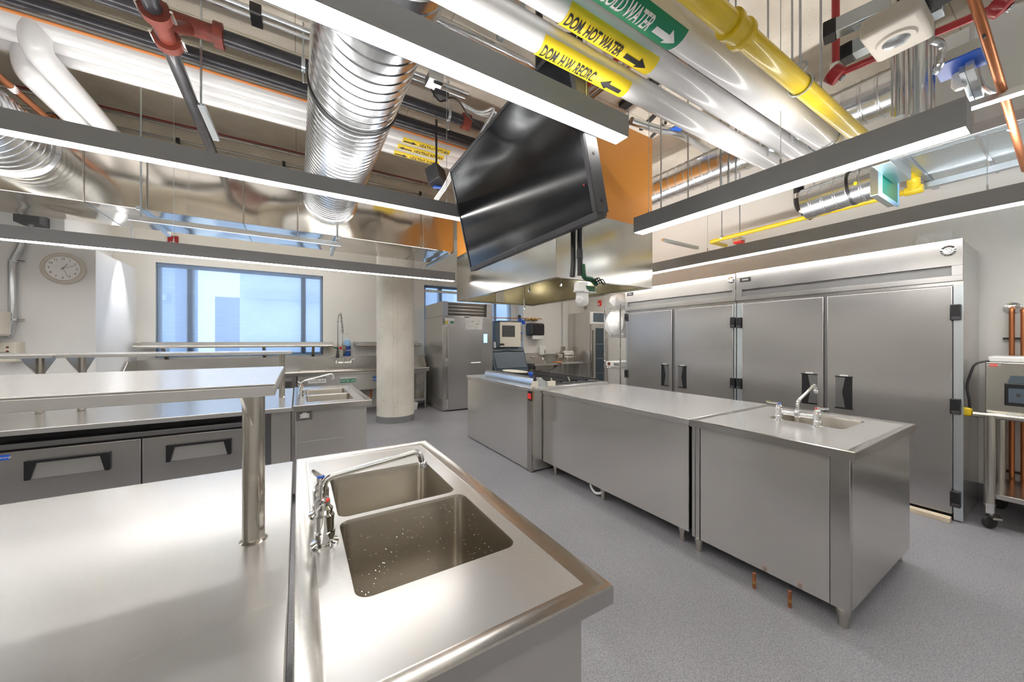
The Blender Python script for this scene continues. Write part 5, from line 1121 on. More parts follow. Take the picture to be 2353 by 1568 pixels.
fridge('left tall two door steel refrigerator beside the wire rack', 2.312, 4.035, 0, (((4.64, 2.341, 1.132)[1], (4.64, 3.137, 1.077)[1]), ((4.64, 3.186, 1.074)[1], (4.64, 3.993, 1.018)[1])),
       lf_slot, ((2.342, ((4.64, 2.315, 1.722)[2], (4.64, 2.315, 0.967)[2])), (4.01, (1.88, 0.95))),
       (((4.63, 2.958, 0.999)[1], (4.63, 3.083, 0.988)[1], (4.63, 3.023, 0.834)[2], (4.63, 3.023, 1.134)[2], -1), ((4.63, 3.235, 0.975)[1], (4.63, 3.358, 0.965)[1], (4.63, 3.299, 0.835)[2], (4.63, 3.299, 1.137)[2], 1)),
       ((4.63, 3.87, 2.255)[1], (4.63, 3.993, 2.269)[1], (4.63, 3.931, 2.227)[2]), ((4.63, 2.362, 2.251)[1], (4.63, 2.362, 2.251)[2], 0.034), 2.325)
solo('wood_strip', MB().prism([(4.55, 0.62), (4.63, 0.62), (4.64, 1.10), (4.58, 1.12)], 'xy', 0.0, 0.035), 'wood', 'pale wooden strip on the floor under the right refrigerator door', 'wood', None, 0.002)
t = thing('wall_light_pair', 'pair of round lamp heads on the wall above the right refrigerator', 'light', (5.44, 0.843, 2.487))
for px in (0, 1):
    c = (5.42, 0.912, 2.496) if px == 0 else (5.42, 0.781, 2.499)
    part('lamp_head', MB().lathe([(0.045, 0), (0.055, 0.02), (0.05, 0.05), (0.03, 0.06)], (5.44, c[1], c[2]), (-1, 0, -0.2), 20), 'white_plastic', t)
part('lamp_box', B(5.40, 5.448, (5.44, 0.768, 2.533)[1] - 0.05, (5.44, 0.945, 2.489)[1], (5.44, 0.857, 2.469)[2], (5.44, 0.857, 2.565)[2]), 'white_plastic', t, 0.004)

# ------------------------------------------------------------------ cart and vacuum machine at the right edge
t = thing('utility_cart', 'stainless tube cart on casters at the right edge', 'cart', (4.98, 0.2, 0))
cx0, cx1, cy0, cy1 = 4.72, 5.34, -0.45, 0.44; zt = 0.895
lp = [(cx0, cy1 + 0.09, zt), (cx0, cy0 - 0.1, zt)]
part('push_handle', C((cx0, cy1 + 0.08, zt), (cx0, cy0, zt), 0.022, 16), 'steel_tube', t); part('top_rail', C((cx1, cy1, zt), (cx1, cy0, zt), 0.018, 14), 'steel_tube', t)
for x in (cx0, cx1):
    for y in (cy0, cy1):
        part('leg', C((x, y, 0.19), (x, y, zt), 0.030, 18), 'steel_tube', t)
        c = part('caster', MB().lathe([(0.042, -0.015), (0.052, -0.012), (0.052, 0.012), (0.042, 0.015)], (x, y, 0.052), (0.5, 0.86, 0), 22), 'rubber', t)
        part('caster_fork', MB().lathe([(0.034, 0.20), (0.034, 0.19), (0.028, 0.17), (0.030, 0.12)], (x, y, 0), (0, 0, 1), 14), 'chrome', c)
        part('brake_pedal', MB().obox((x - 0.02, y - 0.02, 0.115), (x - 0.06, y - 0.045, 0.10), 0.05, 0.02), 'steel_tube', c)
part('top_shelf', B(cx0 + 0.02, cx1, cy0, cy1, 0.868, 0.885), 'steel_h', t, 0.003)
part('lower_shelf', B(cx0 + 0.02, cx1, cy0, cy1, 0.235, 0.275), 'steel_h', t, 0.003)
t = thing('vacuum_machine', 'beige steel vacuum packing machine on the cart with a black control panel', 'appliance', (5.0, 0.1, 0.887))
vx, vy = 4.80, 0.47
part('housing', B(vx, vx + 0.48, -0.35, vy, 0.905, (4.8, 0.473, 1.319)[2]), 'steel_hood', t, 0.006)
part('foot_rail', B(vx + 0.03, vx + 0.45, -0.33, vy - 0.03, 0.887, 0.905), 'black', t)
zt2 = (4.8, 0.473, 1.319)[2]
part('lid', B(vx + 0.02, vx + 0.46, -0.33, vy - 0.01, zt2 + 0.002, zt2 + 0.045), 'white_plastic', t, 0.01)
a = (4.8, 0.377, 1.158)
pn = part('control_panel', B(vx - 0.02, vx, -0.2, a[1], (4.8, 0.373, 0.979)[2], a[2]), 'black', t, 0.008)
part('panel_face', B(vx - 0.022, vx - 0.0205, -0.18, (4.8, 0.357, 1.126)[1], (4.8, 0.373, 1.007)[2], (4.8, 0.357, 1.119)[2]), 'slate', pn)
part('panel_button', B(vx - 0.025, vx - 0.022, (4.8, 0.304, 1.071)[1], (4.8, 0.32, 1.069)[1], (4.8, 0.314, 1.06)[2], (4.8, 0.314, 1.08)[2]), 'charcoal', pn)
part('handle_recess', MB().prism([((4.8, 0.363, 1.167)[1], a[2]), (-0.15, a[2]), (-0.15, a[2] + 0.06), ((4.8, 0.349, 1.216)[1], a[2] + 0.06)], 'yz', vx - 0.006, vx - 0.0005), 'slate', t)
m = (4.8, 0.437, 1.296)
part('maker_badge', B(vx - 0.003, vx - 0.0005, (4.8, 0.41, 1.298)[1], (4.8, 0.448, 1.296)[1], m[2] - 0.012, m[2] + 0.010), 'red_label', t)
flat_part('badge_text', text_mesh('HENKELMAN', 0.016, lambda u, v: (vx - 0.0035, ((4.8, 0.429, 1.297)[1]) - u * 0.75, m[2] + v)), 'ink_white', t)
part('power_cord', T(bend([(vx + 0.03, vy - 0.02, zt2 + 0.01), (vx - 0.02, vy + 0.05, zt2 - 0.01), (vx - 0.05, vy + 0.09, zt2 - 0.2), (4.73, cy1 + 0.10, 1.0), (4.74, cy1 + 0.10, 0.93)], 0.12), 0.008, 8), 'black', t)
t = thing('power_plug', 'yellow plug and socket clipped on the cart handle', 'plug', (4.74, cy1 + 0.11, 0.86))
part('plug', MB().lathe([(0.016, -0.03), (0.03, -0.02), (0.03, 0.03), (0.018, 0.04)], (4.74, cy1 + 0.115, 0.90), (0, 0, 1), 10), 'yellow', t, 0.002); part('socket', B(4.74, 4.79, cy1 + 0.125, cy1 + 0.19, 0.875, 0.925), 'yellow', t, 0.008)
for k, (px, top, l) in enumerate(((2325, 708, 'left copper pipe with chrome flange on the wall behind the cart'), (2349, 722, 'right copper pipe on the wall behind the cart'))):
    y = (5.4, 0.386, 1.736)[1] if k == 0 else (5.4, 0.327, 1.732)[1]; zt_ = (5.4, 0.386, 1.782)[2] if k == 0 else 1.77
    t = thing('copper_pipe', l, 'pipe', (5.40, y, 0.1), 'copper pipes on the right wall')
    part('pipe_run', T(bend([(5.46, y, zt_ + 0.0), (5.40, y, zt_), (5.40, y, 0.12)], 0.03), 0.016, 12), 'copper', t)
    if k == 0: part('wall_flange', MB().lathe([(0.055, 0), (0.05, 0.012), (0.02, 0.016)], (5.45, y, zt_), (-1, 0, 0), 24), 'chrome', t)
y = (5.41, 0.358, 1.735)[1]
for z, w in (((5.41, 0.358, 1.513)[2], 'upper'), ((5.41, 0.358, 0.327)[2], 'lower')): solo('pipe_strap', B(5.412, 5.449, y - 0.10, y + 0.075, z - 0.008, z + 0.008), 'black', w + ' black perforated strap holding the copper wall pipes', 'strap')

# ------------------------------------------------------------------ far end: chiller, ice machine, hand sink, table, cooler, rack
t = thing('blast_chiller', 'tall steel roll-in blast chiller with a touch display behind the range', 'refrigerator', (3.2, 7.7, 0))
bx0, bx1, by = 2.61, 3.79, 7.10
part('cabinet', B(bx0, bx1, by + 0.05, 8.35, 0.01, 2.02), 'steel_v', t, 0.003)
part('plinth', B(bx0 + 0.02, bx1 - 0.02, by + 0.06, 8.3, 0.0, 0.01), 'black', t)
part('frame_front', B(bx0, bx1, by + 0.03, by + 0.05, 0.02, 2.02), 'steel_h', t, 0.002)
dz = (3.008, 7.07, 2.033)[2]
dr = part('door', B(bx0 + 0.10, (3.529, 7.07, 1.335)[0], by - 0.03, by + 0.03, 0.03, 2.00), 'steel_door', t, 0.005)
part('control_column', B((3.529, 7.07, 1.335)[0] + 0.004, bx1 - 0.01, by - 0.01, by + 0.03, 0.03, 2.00), 'steel_door', t, 0.003)
q = (3.567, 7.08, 1.597); ds = part('touch_display', B(q[0] - 0.012, (3.621, 7.08, 1.724)[0] + 0.02, by - 0.016, by - 0.010, (3.567, 7.08, 1.451)[2], (3.567, 7.08, 1.646)[2]), 'screen_blue', t, 0.002)
lt = part('hinge', B(bx0 + 0.062, bx0 + 0.098, by - 0.03, by + 0.03, 1.78, 1.96), 'chrome', t, 0.004); part('hinge', B(bx0 + 0.062, bx0 + 0.098, by - 0.03, by + 0.03, 0.95, 1.12), 'chrome', t, 0.004); part('hinge', B(bx0 + 0.062, bx0 + 0.098, by - 0.03, by + 0.03, 0.06, 0.26), 'chrome', t, 0.004)
a = (3.211, 7, 1.01); b = (3.452, 7, 1.012); part('door_handle', C((a[0], by - 0.08, a[2]), (b[0], by - 0.07, b[2]), 0.016, 12), 'chrome', dr); part('handle_mount', C((b[0], by - 0.08, b[2]), (b[0], by - 0.02, b[2]), 0.022, 12), 'chrome', dr)
hs = part('hood_side', B(bx0, bx1, by + 0.10, 8.30, 2.024, 2.33), 'steel_v', t, 0.003)
m = MB()
for k in range(4): m.add([(bx0 + 0.12, by + 0.10, 2.04 + k * 0.072), (bx1 - 0.14, by + 0.10, 2.04 + k * 0.072), (bx1 - 0.14, by + 0.035, 2.095 + k * 0.072), (bx0 + 0.12, by + 0.035, 2.095 + k * 0.072), (bx0 + 0.12, by + 0.10, 2.10 + k * 0.072), (bx1 - 0.14, by + 0.10, 2.10 + k * 0.072)], [(0, 1, 2, 3), (3, 2, 5, 4)])
part('louvre', m, 'steel_h', t); part('louvre_frame', B(bx0, bx0 + 0.12, by + 0.03, by + 0.10, 2.024, 2.33), 'steel_top', t, 0.002); part('louvre_frame', B(bx1 - 0.14, bx1, by + 0.03, by + 0.10, 2.024, 2.33), 'steel_top', t, 0.002)
part('maker_badge', B(3.10, 3.22, by + 0.026, by + 0.03, 2.003, 2.018), 'charcoal', t)
a = (3.105, 7.06, 1.989); b = (3.503, 7.06, 1.741)
t = thing('paper_notice', 'white instruction sheet taped high on the chiller door', 'paper', ((a[0] + b[0]) / 2, 7.066, b[2]))
part('sheet', B(a[0], b[0], 7.0655, 7.0685, b[2], a[2]), 'paper', t)
m = MB(); w = b[0] - a[0]; h = a[2] - b[2]
for u, v, du, dv in ((0.1, 0.55, 0.12, 0.25), (0.35, 0.7, 0.15, 0.04), (0.6, 0.45, 0.2, 0.05), (0.75, 0.6, 0.12, 0.25), (0.1, 0.1, 0.12, 0.25), (0.58, 0.08, 0.12, 0.25), (0.3, 0.3, 0.18, 0.02)):
    x0, x1, z0, z1 = a[0] + u * w, a[0] + (u + du) * w, b[2] + v * h, b[2] + (v + dv) * h
    if dv > 0.1:
        for bx in ((x0, x1, z0, z0 + 0.003), (x0, x1, z1 - 0.003, z1), (x0, x0 + 0.003, z0, z1), (x1 - 0.003, x1, z0, z1)): m.box(bx[0], bx[1], 7.0645, 7.0653, bx[2], bx[3])
    else: m.box(x0, x1, 7.0645, 7.0653, z0, z1)
part('print', m, 'ink_grey', t)
a = (2.632, 7.06, 1.973); b = (2.845, 7.06, 1.841)
t = thing('paper_notice', 'small picture card taped at the chiller door corner by the hinge', 'paper', ((a[0] + b[0]) / 2, 7.066, b[2]))
part('card', B(a[0], b[0], 7.0655, 7.0685, b[2], a[2]), 'paper', t)
m = MB(); w = b[0] - a[0]; h = a[2] - b[2]
part('picture_band', B(a[0], b[0], 7.0645, 7.0653, b[2] + 0.1 * h, b[2] + 0.55 * h), 'ink_grey', t)
for u, mt in ((0.2, 'label_yellow'), (0.45, 'paper'), (0.75, 'label_green')): part('picture_dot', MB().lathe([(0.028, 0), (0.02, 0.0012)], (a[0] + u * w, 7.0640, b[2] + 0.32 * h), (0, -1, 0), 14), mt, t)
# ice machine
iy = 7.55
x0, x1 = (4.11, 7.55, 1.321)[0], (4.837, 7.55, 1.534)[0]; zb = (4.491, 7.55, 1.339)[2]; zt = (4.491, 7.55, 1.965)[2]
t = thing('ice_machine', 'ice machine head with beige grille on a slate bin', 'ice machine', ((x0 + x1) / 2, 7.8, 0))
part('head', B(x0 + 0.12, x1, iy, 8.2, zb, zt), 'ivory', t, 0.012); part('head_side', B(x0 + 0.0, x0 + 0.118, iy + 0.01, 8.2, zb + 0.02, zt - 0.02), 'slate', t, 0.004); part('head_cap', B(x0 + 0.1, x1 + 0.01, iy - 0.01, 8.2, zt + 0.001, zt + 0.025), 'slate', t, 0.006)
gx0, gx1, gz0, gz1 = (4.299, 7.54, 1.533)[0], (4.65, 7.54, 1.534)[0], (4.485, 7.54, 1.598)[2], (4.485, 7.54, 1.868)[2]
m = MB()
for k in range(14): m.box(gx0, gx1, iy - 0.008, iy - 0.002, gz0 + (gz1 - gz0) * k / 14, gz0 + (gz1 - gz0) * k / 14 + 0.008)
for k in range(12): x = gx0 + (gx1 - gx0) * k / 12; m.box(x, x + 0.005, iy - 0.007, iy - 0.003, gz0, gz1)
part('grille', m, 'charcoal', t); part('grille_back', B(gx0 - 0.01, gx1 + 0.01, iy - 0.003, iy + 0.002, gz0 - 0.01, gz1 + 0.01), 'steel_dark', t)
part('name_plate', B(gx0 - 0.09, gx0 + 0.05, iy - 0.005, iy, zb + 0.04, zb + 0.09), 'charcoal', t)
q = (4.586, 7.54, 1.935); flat_part('top_text', text_mesh('Scotsman', 0.04, lambda u, v: ((x0 + x1) / 2 + 0.04 + u, iy - 0.0115, zt + 0.013 + v * 0.5)), 'ink_white', t)
wx0, wx1 = (3.993, 7.4, 1.015)[0], (4.962, 7.4, 0.986)[0]
part('bin', MB().prism([(7.40, 0.1), (8.2, 0.1), (8.2, zb - 0.01), (7.62, zb - 0.01), (7.40, 0.80)], 'yz', wx0, wx1), 'slate', t, 0.012)
for fx_ in (wx0 + 0.08, wx1 - 0.08): part('foot', C((fx_, 7.5, 0), (fx_, 7.5, 0.1), 0.02, 10), 'steel_tube', t)
part('bin_door', MB().prism([(7.385, 0.83), (7.575, zb - 0.10), (7.595, zb - 0.09), (7.405, 0.82)], 'yz', wx0 + 0.06, wx1 - 0.04), 'slate', t, 0.006)
part('door_brow', MB().tube([(wx0 + 0.04, 7.57, zb - 0.11), (wx0 + 0.25, 7.565, zb - 0.11), (wx0 + 0.45, 7.55, zb - 0.075), (wx1 - 0.25, 7.565, zb - 0.11), (wx1 - 0.04, 7.57, zb - 0.11)], 0.012, 8), 'charcoal', t)
part('lid_handle', B(wx0 + 0.12, wx0 + 0.34, 7.595, 7.61, zb - 0.05, zb - 0.025), 'charcoal', t)
solo('hand_scoop', B((4.077, 7.6, 1.373)[0], (4.137, 7.6, 1.373)[0], 7.56, 7.62, zb - 0.02, zb + 0.13), 'white_plastic', 'white ice scoop holder beside the ice machine head', 'scoop', None, 0.02)
# water filter
t = thing('water_filter', 'blue and brass water filter piping right of the ice machine', 'filter', (5.098, 8, 1.42))
c0 = Vector((5.075, 8.03, 2.086)); c1 = Vector((5.838, 8.03, 2.111))
part('copper_line', C(c0 + Vector((-0.9, 0, 0)), c1, 0.012, 8), 'copper', t)
for px in (1213, 1224, 1231):
    c = (5.37, 8.03, 2.084) if px == 1213 else ((5.529, 8.03, 2.089) if px == 1224 else (5.631, 8.03, 2.092))
    part('brass_valve', MB().lathe([(0.02, -0.05), (0.042, -0.04), (0.042, 0.04), (0.02, 0.05)], c, (1, 0, 0), 12), 'brass', t)
part('filter_head', MB().lathe([(0.05, -0.05), (0.06, 0), (0.05, 0.05)], (5.098, 8, 2.038), (0, 0, 1), 14), 'blue', t); part('filter_head', MB().lathe([(0.04, -0.06), (0.05, 0), (0.04, 0.05)], (5.209, 8, 1.995), (0, 0, 1), 14), 'blue', t)
part('gauge', MB().lathe([(0.05, 0), (0.05, 0.02), (0.04, 0.025)], (5.058, 7.98, 2.141), (0, -1, 0), 18), 'charcoal', t)
p = Vector((5.126, 8, 1.911)); q = Vector((5.126, 8, 1.478)); part('filter_cartridge', C(q, p, 0.038, 14), 'steel_tube', t); r = Vector((5.126, 8, 1.689)); part('filter_ring', C(r, r + Vector((0, 0, 0.03)), 0.05, 14), 'blue', t)
# paper towel dispenser, soap dispenser
a = (5.334, 7.85, 1.98); b = (5.811, 7.85, 1.634)
t = thing('towel_dispenser', 'black paper towel dispenser on the white wall', 'dispenser', ((a[0] + b[0]) / 2, 8.0, b[2]))
part('body', B(a[0], b[0], 7.86, 8.10, b[2], a[2]), 'charcoal', t, 0.04); part('front_cover', B(a[0] + 0.10, b[0] - 0.02, 7.835, 7.87, b[2] + 0.03, a[2] - 0.03), 'black', t, 0.03)
part('paper_towel', B(a[0] + 0.10, b[0] - 0.04, 7.88, 7.93, b[2] - 0.09, b[2] + 0.01), 'paper', t)
a = (5.742, 8, 1.345); b = (5.952, 8, 1.099)
t = thing('soap_dispenser', 'small white soap dispenser below the towel dispenser', 'dispenser', ((a[0] + b[0]) / 2, 8.05, b[2]))
part('body', B(a[0], b[0], 7.98, 8.10, b[2], a[2]), 'white_plastic', t, 0.02); part('push_bar', B(b[0] - 0.06, b[0] - 0.03, 7.972, 7.98, b[2] + 0.03, b[2] + 0.14), 'ink_grey', t)
# hand sink
a = (5.123, 7.6, 0.781); b = (5.991, 7.45, 0.779); zs = (5.417, 7.45, 0.767)[2]
hx0, hx1 = (5.197, 7.75, 0.733)[0], (5.991, 7.45, 0.721)[0]
t = thing('hand_sink', 'small steel hand sink on the wall beside the ice machine', 'sink', ((hx0 + hx1) / 2, 7.8, 0.6))
part('rim', plate_with_holes([(hx0, 7.46), (hx1, 7.46), (hx1, 8.08), (hx0, 8.08)], [rrect(hx0 + 0.08, hx1 - 0.08, 7.54, 7.96, 0.04)], 0.90), 'steel_top', t)
part('skirt', MB().prism([(7.46, 0.90), (7.46, 0.85), (7.75, 0.68), (8.08, 0.68), (8.08, 0.90)], 'yz', hx0, hx0 + 0.01), 'steel_v', t); part('skirt', MB().prism([(7.46, 0.90), (7.46, 0.85), (7.75, 0.68), (8.08, 0.68), (8.08, 0.90)], 'yz', hx1 - 0.01, hx1), 'steel_v', t)
part('front_lip', B(hx0, hx1, 7.455, 7.47, 0.85, 0.90), 'steel_h', t, 0.002); bowl(t, hx0 + 0.08, hx1 - 0.08, 7.54, 7.96, 0.90, 0.18)
part('splash_back', B(hx0, hx1, 8.07, 8.09, 0.89, 1.16), 'steel_v', t, 0.002)
part('spout', T(bend([((hx0 + hx1) / 2, 8.06, 1.05), ((hx0 + hx1) / 2 + 0.1, 7.85, 1.06), ((hx0 + hx1) / 2 + 0.12, 7.80, 0.99)], 0.05), 0.014, 10), 'chrome', t); part('faucet_body', C(((hx0 + hx1) / 2 - 0.1, 8.04, 1.05), ((hx0 + hx1) / 2 + 0.1, 8.04, 1.05), 0.02, 10), 'chrome', t)
for s in (-1, 1): part('lever', C(((hx0 + hx1) / 2 + s * 0.1, 8.04, 1.05), ((hx0 + hx1) / 2 + s * 0.12, 7.97, 1.07), 0.009, 8), 'chrome', t)
part('trap', T(bend([((hx0 + hx1) / 2, 7.75, 0.72), ((hx0 + hx1) / 2, 7.75, 0.5), ((hx0 + hx1) / 2, 8.05, 0.45)], 0.06), 0.03, 10), 'brass', t)
# prep table with pasta machine
px0, px1 = (5.982, 8, 0.805)[0], (6.769, 7.35, 0.803)[0]
t = thing('work_table', 'small steel work table against the white wall carrying a slicer', 'table', ((px0 + px1) / 2, 7.7, 0))
part('tabletop', B(hx1 + 0.02, px1, 7.36, 8.08, 0.875, 0.915), 'steel_top', t, 0.004); part('splash_back', B(hx1 + 0.02, px1, 8.065, 8.085, 0.915, 1.12), 'steel_v', t)
for x in (hx1 + 0.08, px1 - 0.07):
    for y in (7.43, 8.0): part('leg', C((x, y, 0), (x, y, 0.875), 0.022, 12), 'steel_tube', t)
mx0, mx1 = (6.269, 7.7, 0.934)[0], (6.615, 7.7, 0.923)[0]
t = thing('pasta_machine', 'silver roller pasta machine on the small work table', 'appliance', ((mx0 + mx1) / 2, 7.7, 0.915))
part('side_plate', B(mx0, mx0 + 0.02, 7.58, 7.80, 0.93, 1.16), 'steel_tube', t, 0.004); part('side_plate', B(mx1 - 0.02, mx1, 7.58, 7.80, 0.93, 1.16), 'steel_tube', t, 0.004)
for z, y in ((1.13, 7.62), (1.13, 7.72), (1.05, 7.66)): part('roller', C((mx0 + 0.02, y, z), (mx1 - 0.02, y, z), 0.04, 14), 'chrome', t)
part('top_guard', MB().prism([(7.58, 1.16), (7.80, 1.16), (7.76, 1.22), (7.62, 1.22)], 'yz', mx0, mx1), 'steel_top', t, 0.004)
part('motor', MB().lathe([(0.085, 0), (0.09, 0.02), (0.09, 0.15), (0.05, 0.17)], (mx0 - 0.17, 7.70, 1.08), (1, 0, 0), 18), 'steel_tube', t); part('base', B(mx0 - 0.1, mx1, 7.60, 7.82, 0.918, 0.935), 'steel_h', t, 0.002)
part('stand_brace', MB().obox((mx0 + 0.02, 7.59, 0.94), (mx1 - 0.02, 7.59, 1.04), 0.015, 0.015), 'steel_h', t)
solo('cloth', B(mx0 - 0.34, mx0 - 0.12, 7.50, 7.66, 0.916, 0.935), 'copper_red', 'small orange cloth on the work table beside the pasta machine', 'cloth', None, 0.006)
# glass door cooler
gx0 = 6.85; t = thing('glass_cooler', 'tall steel glass door refrigerator in the far right corner', 'refrigerator', (7.0, 7.5, 0))
gy = (6.85, 7.163, 1.776)[1]; gt = (6.85, 7.163, 2.287)[2]
part('cabinet', B(gx0, 7.48, gy + 0.04, 8.08, 0.01, gt), 'steel_v', t, 0.004)
part('door_frame', B(gx0 + 0.02, 7.46, gy - 0.03, gy + 0.035, 0.12, gt - 0.34), 'steel_h', t, 0.004); part('glass', B(gx0 + 0.16, 7.36, gy - 0.034, gy - 0.031, 0.25, gt - 0.44), 'dark_glass', t)
part('header_frame', B(gx0 + 0.0, 7.48, gy - 0.01, gy + 0.035, gt - 0.33, gt), 'white_plastic', t, 0.004); part('header_panel', B(gx0 + 0.09, 7.42, gy - 0.016, gy - 0.011, gt - 0.27, gt - 0.02), 'slate', t)
m = MB()
for z in (0.6, 1.0, 1.4): m.box(gx0 + 0.17, 7.35, gy - 0.0365, gy - 0.0345, z, z + 0.012)
part('shelf_line', m, 'steel_tube', t); part('door_handle', C((gx0 + 0.07, gy - 0.06, 0.5), (gx0 + 0.07, gy - 0.06, gt - 0.5), 0.016, 10), 'steel_tube', t)
# wall things at the far end
a = (7.45, 7.452, 2.585); t = thing('fire_strobe', 'red fire alarm on the wall above the glass door refrigerator', 'alarm', (7.46, a[1], a[2] - 0.07))
part('base', B(7.46, 7.5, a[1] - 0.06, a[1] + 0.06, a[2] - 0.08, a[2] + 0.08), 'red_label', t, 0.008); part('strobe_lens', B(7.44, 7.46, a[1] - 0.025, a[1] + 0.025, a[2] - 0.06, a[2]), 'white_plastic', t, 0.005)
a = (6.611, 8.08, 2.113); t = thing('wall_conduit', 'thin silver conduit down the white wall to an outlet box', 'conduit', (a[0], 8.08, 1.1))
part('conduit_run', C((a[0], 8.08, 1.28), (a[0], 8.08, ZC), 0.016, 10), 'galv', t); q = (6.627, 8.06, 1.236); part('outlet_box', B(q[0] - 0.06, q[0] + 0.06, 8.03, 8.1, q[2] - 0.09, q[2] + 0.09), 'steel_tube', t, 0.004)
a = (7.561, 8, 2.549); t = thing('wall_conduit', 'silver conduit to a box above the far right refrigerator', 'conduit', (a[0], 8.0, a[2]))
part('conduit_run', C((a[0], 8.05, a[2]), (a[0], 8.05, ZC), 0.016, 10), 'galv', t); part('outlet_box', B(a[0] - 0.09, a[0] + 0.09, 7.98, 8.1, a[2] - 0.09, a[2] + 0.05), 'steel_tube', t, 0.004)
a = (-1.88, 8.44, 3.264); t = thing('fire_strobe', 'red fire alarm above the wide window', 'alarm', (a[0], 8.42, a[2] - 0.08))
part('base', B(a[0] - 0.07, a[0] + 0.07, 8.41, 8.45, a[2] - 0.08, a[2] + 0.08), 'red_paint', t, 0.008); flat_part('alarm_text', text_mesh('FIRE', 0.045, lambda u, v: (a[0] + u, 8.409, a[2] - 0.04 + v)), 'ink_white', t)
# wire rack with bags
t = thing('wire_rack', 'chrome wire shelving rack left of the tall refrigerators', 'shelf', (4.98, 4.30, 0))
rx0, rx1, ry0, ry1 = 4.74, 5.32, 4.235, 4.60
rz = [(4.75, 4.496, 1.032)[2], (4.75, 4.496, 1.583)[2], (4.75, 4.496, 2.08)[2]]
for x in (rx0, rx1):
    for y in (ry0, ry1): part('post', C((x, y, 0), (x, y, rz[2] + 0.05), 0.013, 10), 'chrome', t)
for z in [0.25] + [max(0.5, rz[0])] + rz[1:]:
    m = MB()
    for k in range(15): x = rx0 + (rx1 - rx0) * k / 14; m.cyl((x, ry0, z), (x, ry1, z), 0.003, 5)
    for y in (ry0, ry1):
        m.cyl((rx0, y, z), (rx1, y, z), 0.004, 6); m.cyl((rx0, y, z - 0.03), (rx1, y, z - 0.03), 0.004, 6)
        zz = [(rx0 + (rx1 - rx0) * k / 24, y, z - 0.03 * (k % 2)) for k in range(25)]; m.tube(zz, 0.003, 5)
    for x in (rx0, rx1):
        m.cyl((x, ry0, z), (x, ry1, z), 0.004, 6); m.cyl((x, ry0, z - 0.03), (x, ry1, z - 0.03), 0.004, 6)
        zz = [(x, ry0 + (ry1 - ry0) * k / 14, z - 0.03 * (k % 2)) for k in range(15)]; m.tube(zz, 0.003, 5)
    part('wire_shelf', m, 'chrome', t)
def bag(label, c, rx, ry, rzv, seed):
    random.seed(seed); n, k = 18, 28; m = MB(); vs = []; fs = []
    ph = [random.random() * 6 for _ in range(6)]
    for i in range(n + 1):
        v = i / n; z = c[2] + rzv * v; pr = (sin(pi * min(1, v * 0.93 + 0.05)) ** 0.45)
        for j in range(k):
            a = 2 * pi * j / k; w = 1 + 0.07 * sin(7 * a + ph[0] + 3 * v) + 0.05 * sin(12 * a + ph[1] - 5 * v) + 0.04 * sin(3 * a + 9 * v + ph[2])
            vs.append((c[0] + rx * pr * w * cos(a), c[1] + ry * pr * w * sin(a), z + 0.012 * sin(5 * a + ph[3])))
    for i in range(n):
        for j in range(k): fs.append((i * k + j, i * k + (j + 1) % k, (i + 1) * k + (j + 1) % k, (i + 1) * k + j))
    fs.append(tuple(range(k - 1, -1, -1))); fs.append(tuple(range(n * k, n * k + k))); m.add(vs, fs)
    return solo('plastic_bag', m, 'bag', label, 'bag', 'white bags on the wire rack')
bag('white crumpled bag on top of the wire rack', (4.98, 4.42, rz[2] + 0.016), 0.24, 0.16, 0.24, 1)
bag('left tall white bag standing on the middle shelf of the wire rack', (4.86, 4.46, rz[1] + 0.016), 0.12, 0.20, rz[2] - rz[1] - 0.07, 2)
bag('right tall white bag on the middle shelf next to the refrigerator', (5.13, 4.41, rz[1] + 0.016), 0.13, 0.15, rz[2] - rz[1] - 0.08, 3)
zc = max(0.5, rz[0]) + 0.006
t = thing('carton', 'flat white printed carton on the lower shelf of the wire rack', 'box', (5.0, 4.42, zc))
part('box_body', B(4.76, 5.28, 4.26, 4.58, zc, zc + 0.09), 'paper', t, 0.002); part('print_band', B(4.755, 4.7595, 4.28, 4.40, zc + 0.02, zc + 0.07), 'ink_grey', t); part('print_mark', B(4.755, 4.7595, 4.48, 4.54, zc + 0.02, zc + 0.07), 'red_iron', t)

# ------------------------------------------------------------------ left wall things
a = (-2.621, 6.99, 2.439)
t = thing('wall_clock', 'round white wall clock on the left wall', 'clock', (a[0], 7.0, a[2] - 0.2)); r0 = 0.20
part('rim', MB().lathe([(r0, 0), (r0, 0.03), (r0 - 0.012, 0.045), (r0 - 0.035, 0.045), (r0 - 0.045, 0.03)], (a[0], 7.02, a[2]), (0, -1, 0), 48), 'beige_plastic', t)
part('dial', MB().lathe([(r0 - 0.046, 0.0302), (r0 - 0.048, 0.033)], (a[0], 7.02, a[2]), (0, -1, 0), 40), 'ink_white', t)
for k in range(1, 13):
    an = R(90 - 30 * k); cx, cz = a[0] + 0.122 * cos(an), a[2] + 0.122 * sin(an)
    flat_part('numeral', text_mesh(str(k), 0.038, lambda u, v: (cx + u, 6.9855, cz + v)), 'ink', t)
for an, ln, w, mt in ((58, 0.075, 0.008, 'ink'), (22, 0.105, 0.006, 'ink'), (-68, 0.12, 0.003, 'red_iron')):
    part('hand', MB().obox((a[0] - 0.02 * cos(R(an)), 6.985, a[2] - 0.02 * sin(R(an))), (a[0] + ln * cos(R(an)), 6.985, a[2] + ln * sin(R(an))), 0.002, w, (0, 1, 0)), mt, t)
t = thing('wall_conduit', 'silver conduit with clamps running down the left wall', 'conduit', ((-3.027, 6.96, 1.943)[0], 6.97, 1.5))
p = [(-2.949, 6.97, 2.821), (-2.962, 6.97, 2.666), (-3.031, 6.97, 2.484), (-3.031, 6.97, 1.755), (-3.058, 6.97, 1.538)]
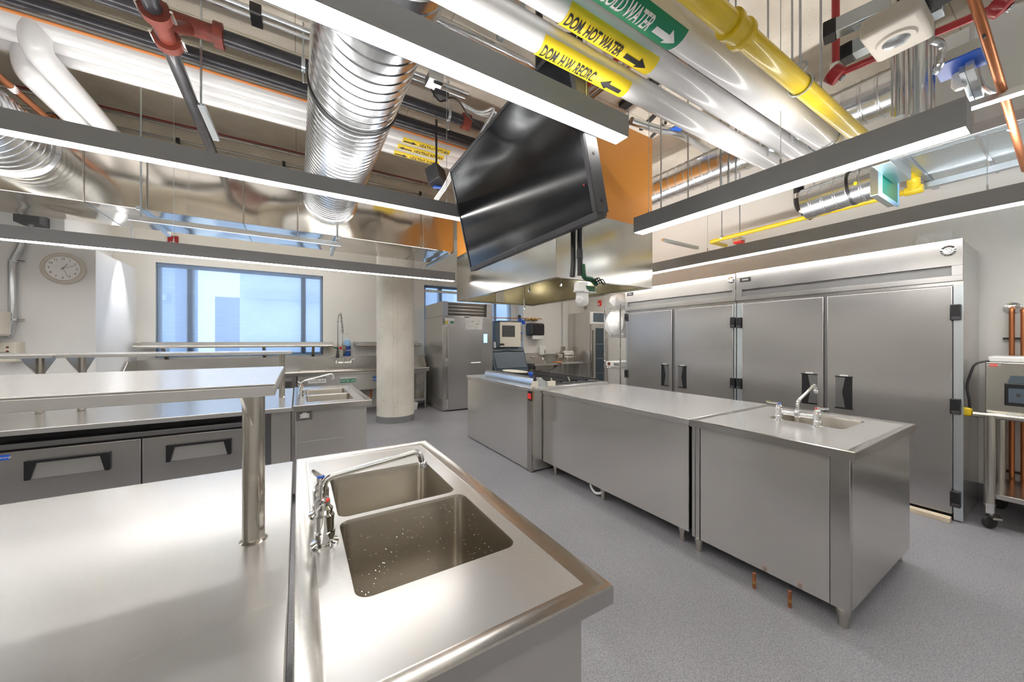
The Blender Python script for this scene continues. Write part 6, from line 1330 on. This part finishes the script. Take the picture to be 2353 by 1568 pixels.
part('conduit_run', T(bend(p, 0.12), 0.034, 14), 'galv', t)
for k in (0, 1):
    q = (-3.024, 6.97, 2.485) if k == 0 else (-3.024, 6.97, 1.755)
    part('conduit_clamp', C((q[0], 6.97, q[2] - 0.012), (q[0], 6.97, q[2] + 0.012), 0.042, 12), 'zinc', t); part('clamp_screw', C((q[0] + 0.04, 6.96, q[2]), (q[0] + 0.10, 6.96, q[2]), 0.014, 8), 'chrome', t)
a = (-3.084, 6.9, 1.474); b = (-2.95, 6.9, 1.334)
t = thing('control_box', 'cream control box with small red lights at the left edge', 'box', ((a[0] + b[0]) / 2, 6.9, b[2] - 0.05))
part('box_body', B(a[0], b[0], 6.84, 7.02, b[2] - 0.10, a[2]), 'ivory', t, 0.006)
for k in range(3): part('indicator', C((b[0] - 0.06, 6.834, a[2] - 0.06 - k * 0.05), (b[0] - 0.06, 6.842, a[2] - 0.06 - k * 0.05), 0.012, 8), 'red_iron', t)
m = MB()
for k in range(3): m.box(b[0] - 0.16, b[0] - 0.04, 6.838, 6.8395, b[2] - 0.02 + k * 0.018, b[2] - 0.012 + k * 0.018)
part('print', m, 'ink_grey', t)
a = (-3.091, 6.75, 1.839); b = (-2.971, 6.75, 1.552)
t = thing('tank', 'grey steel cylinder above the control box at the left edge', 'tank', (b[0] - 0.25, 6.76, b[2]))
part('body', MB().lathe([(0.22, 0), (0.235, 0.02), (0.235, a[2] - b[2]), (0.2, a[2] - b[2] + 0.01)], (b[0] - 0.235, 6.76, b[2]), (0, 0, 1), 28), 'beige_plastic', t); part('valve', MB().lathe([(0.05, 0), (0.03, -0.06), (0.05, -0.1)], (b[0] - 0.1, 6.74, b[2]), (0.5, 0, 1), 14), 'chrome', t)
part('tag', B(b[0] - 0.2, b[0] - 0.12, 6.70, 6.72, a[2] + 0.012, a[2] + 0.13), 'paper', t); part('tag_edge', B(b[0] - 0.12, b[0] - 0.105, 6.70, 6.72, a[2] + 0.03, a[2] + 0.15), 'copper_red', t)
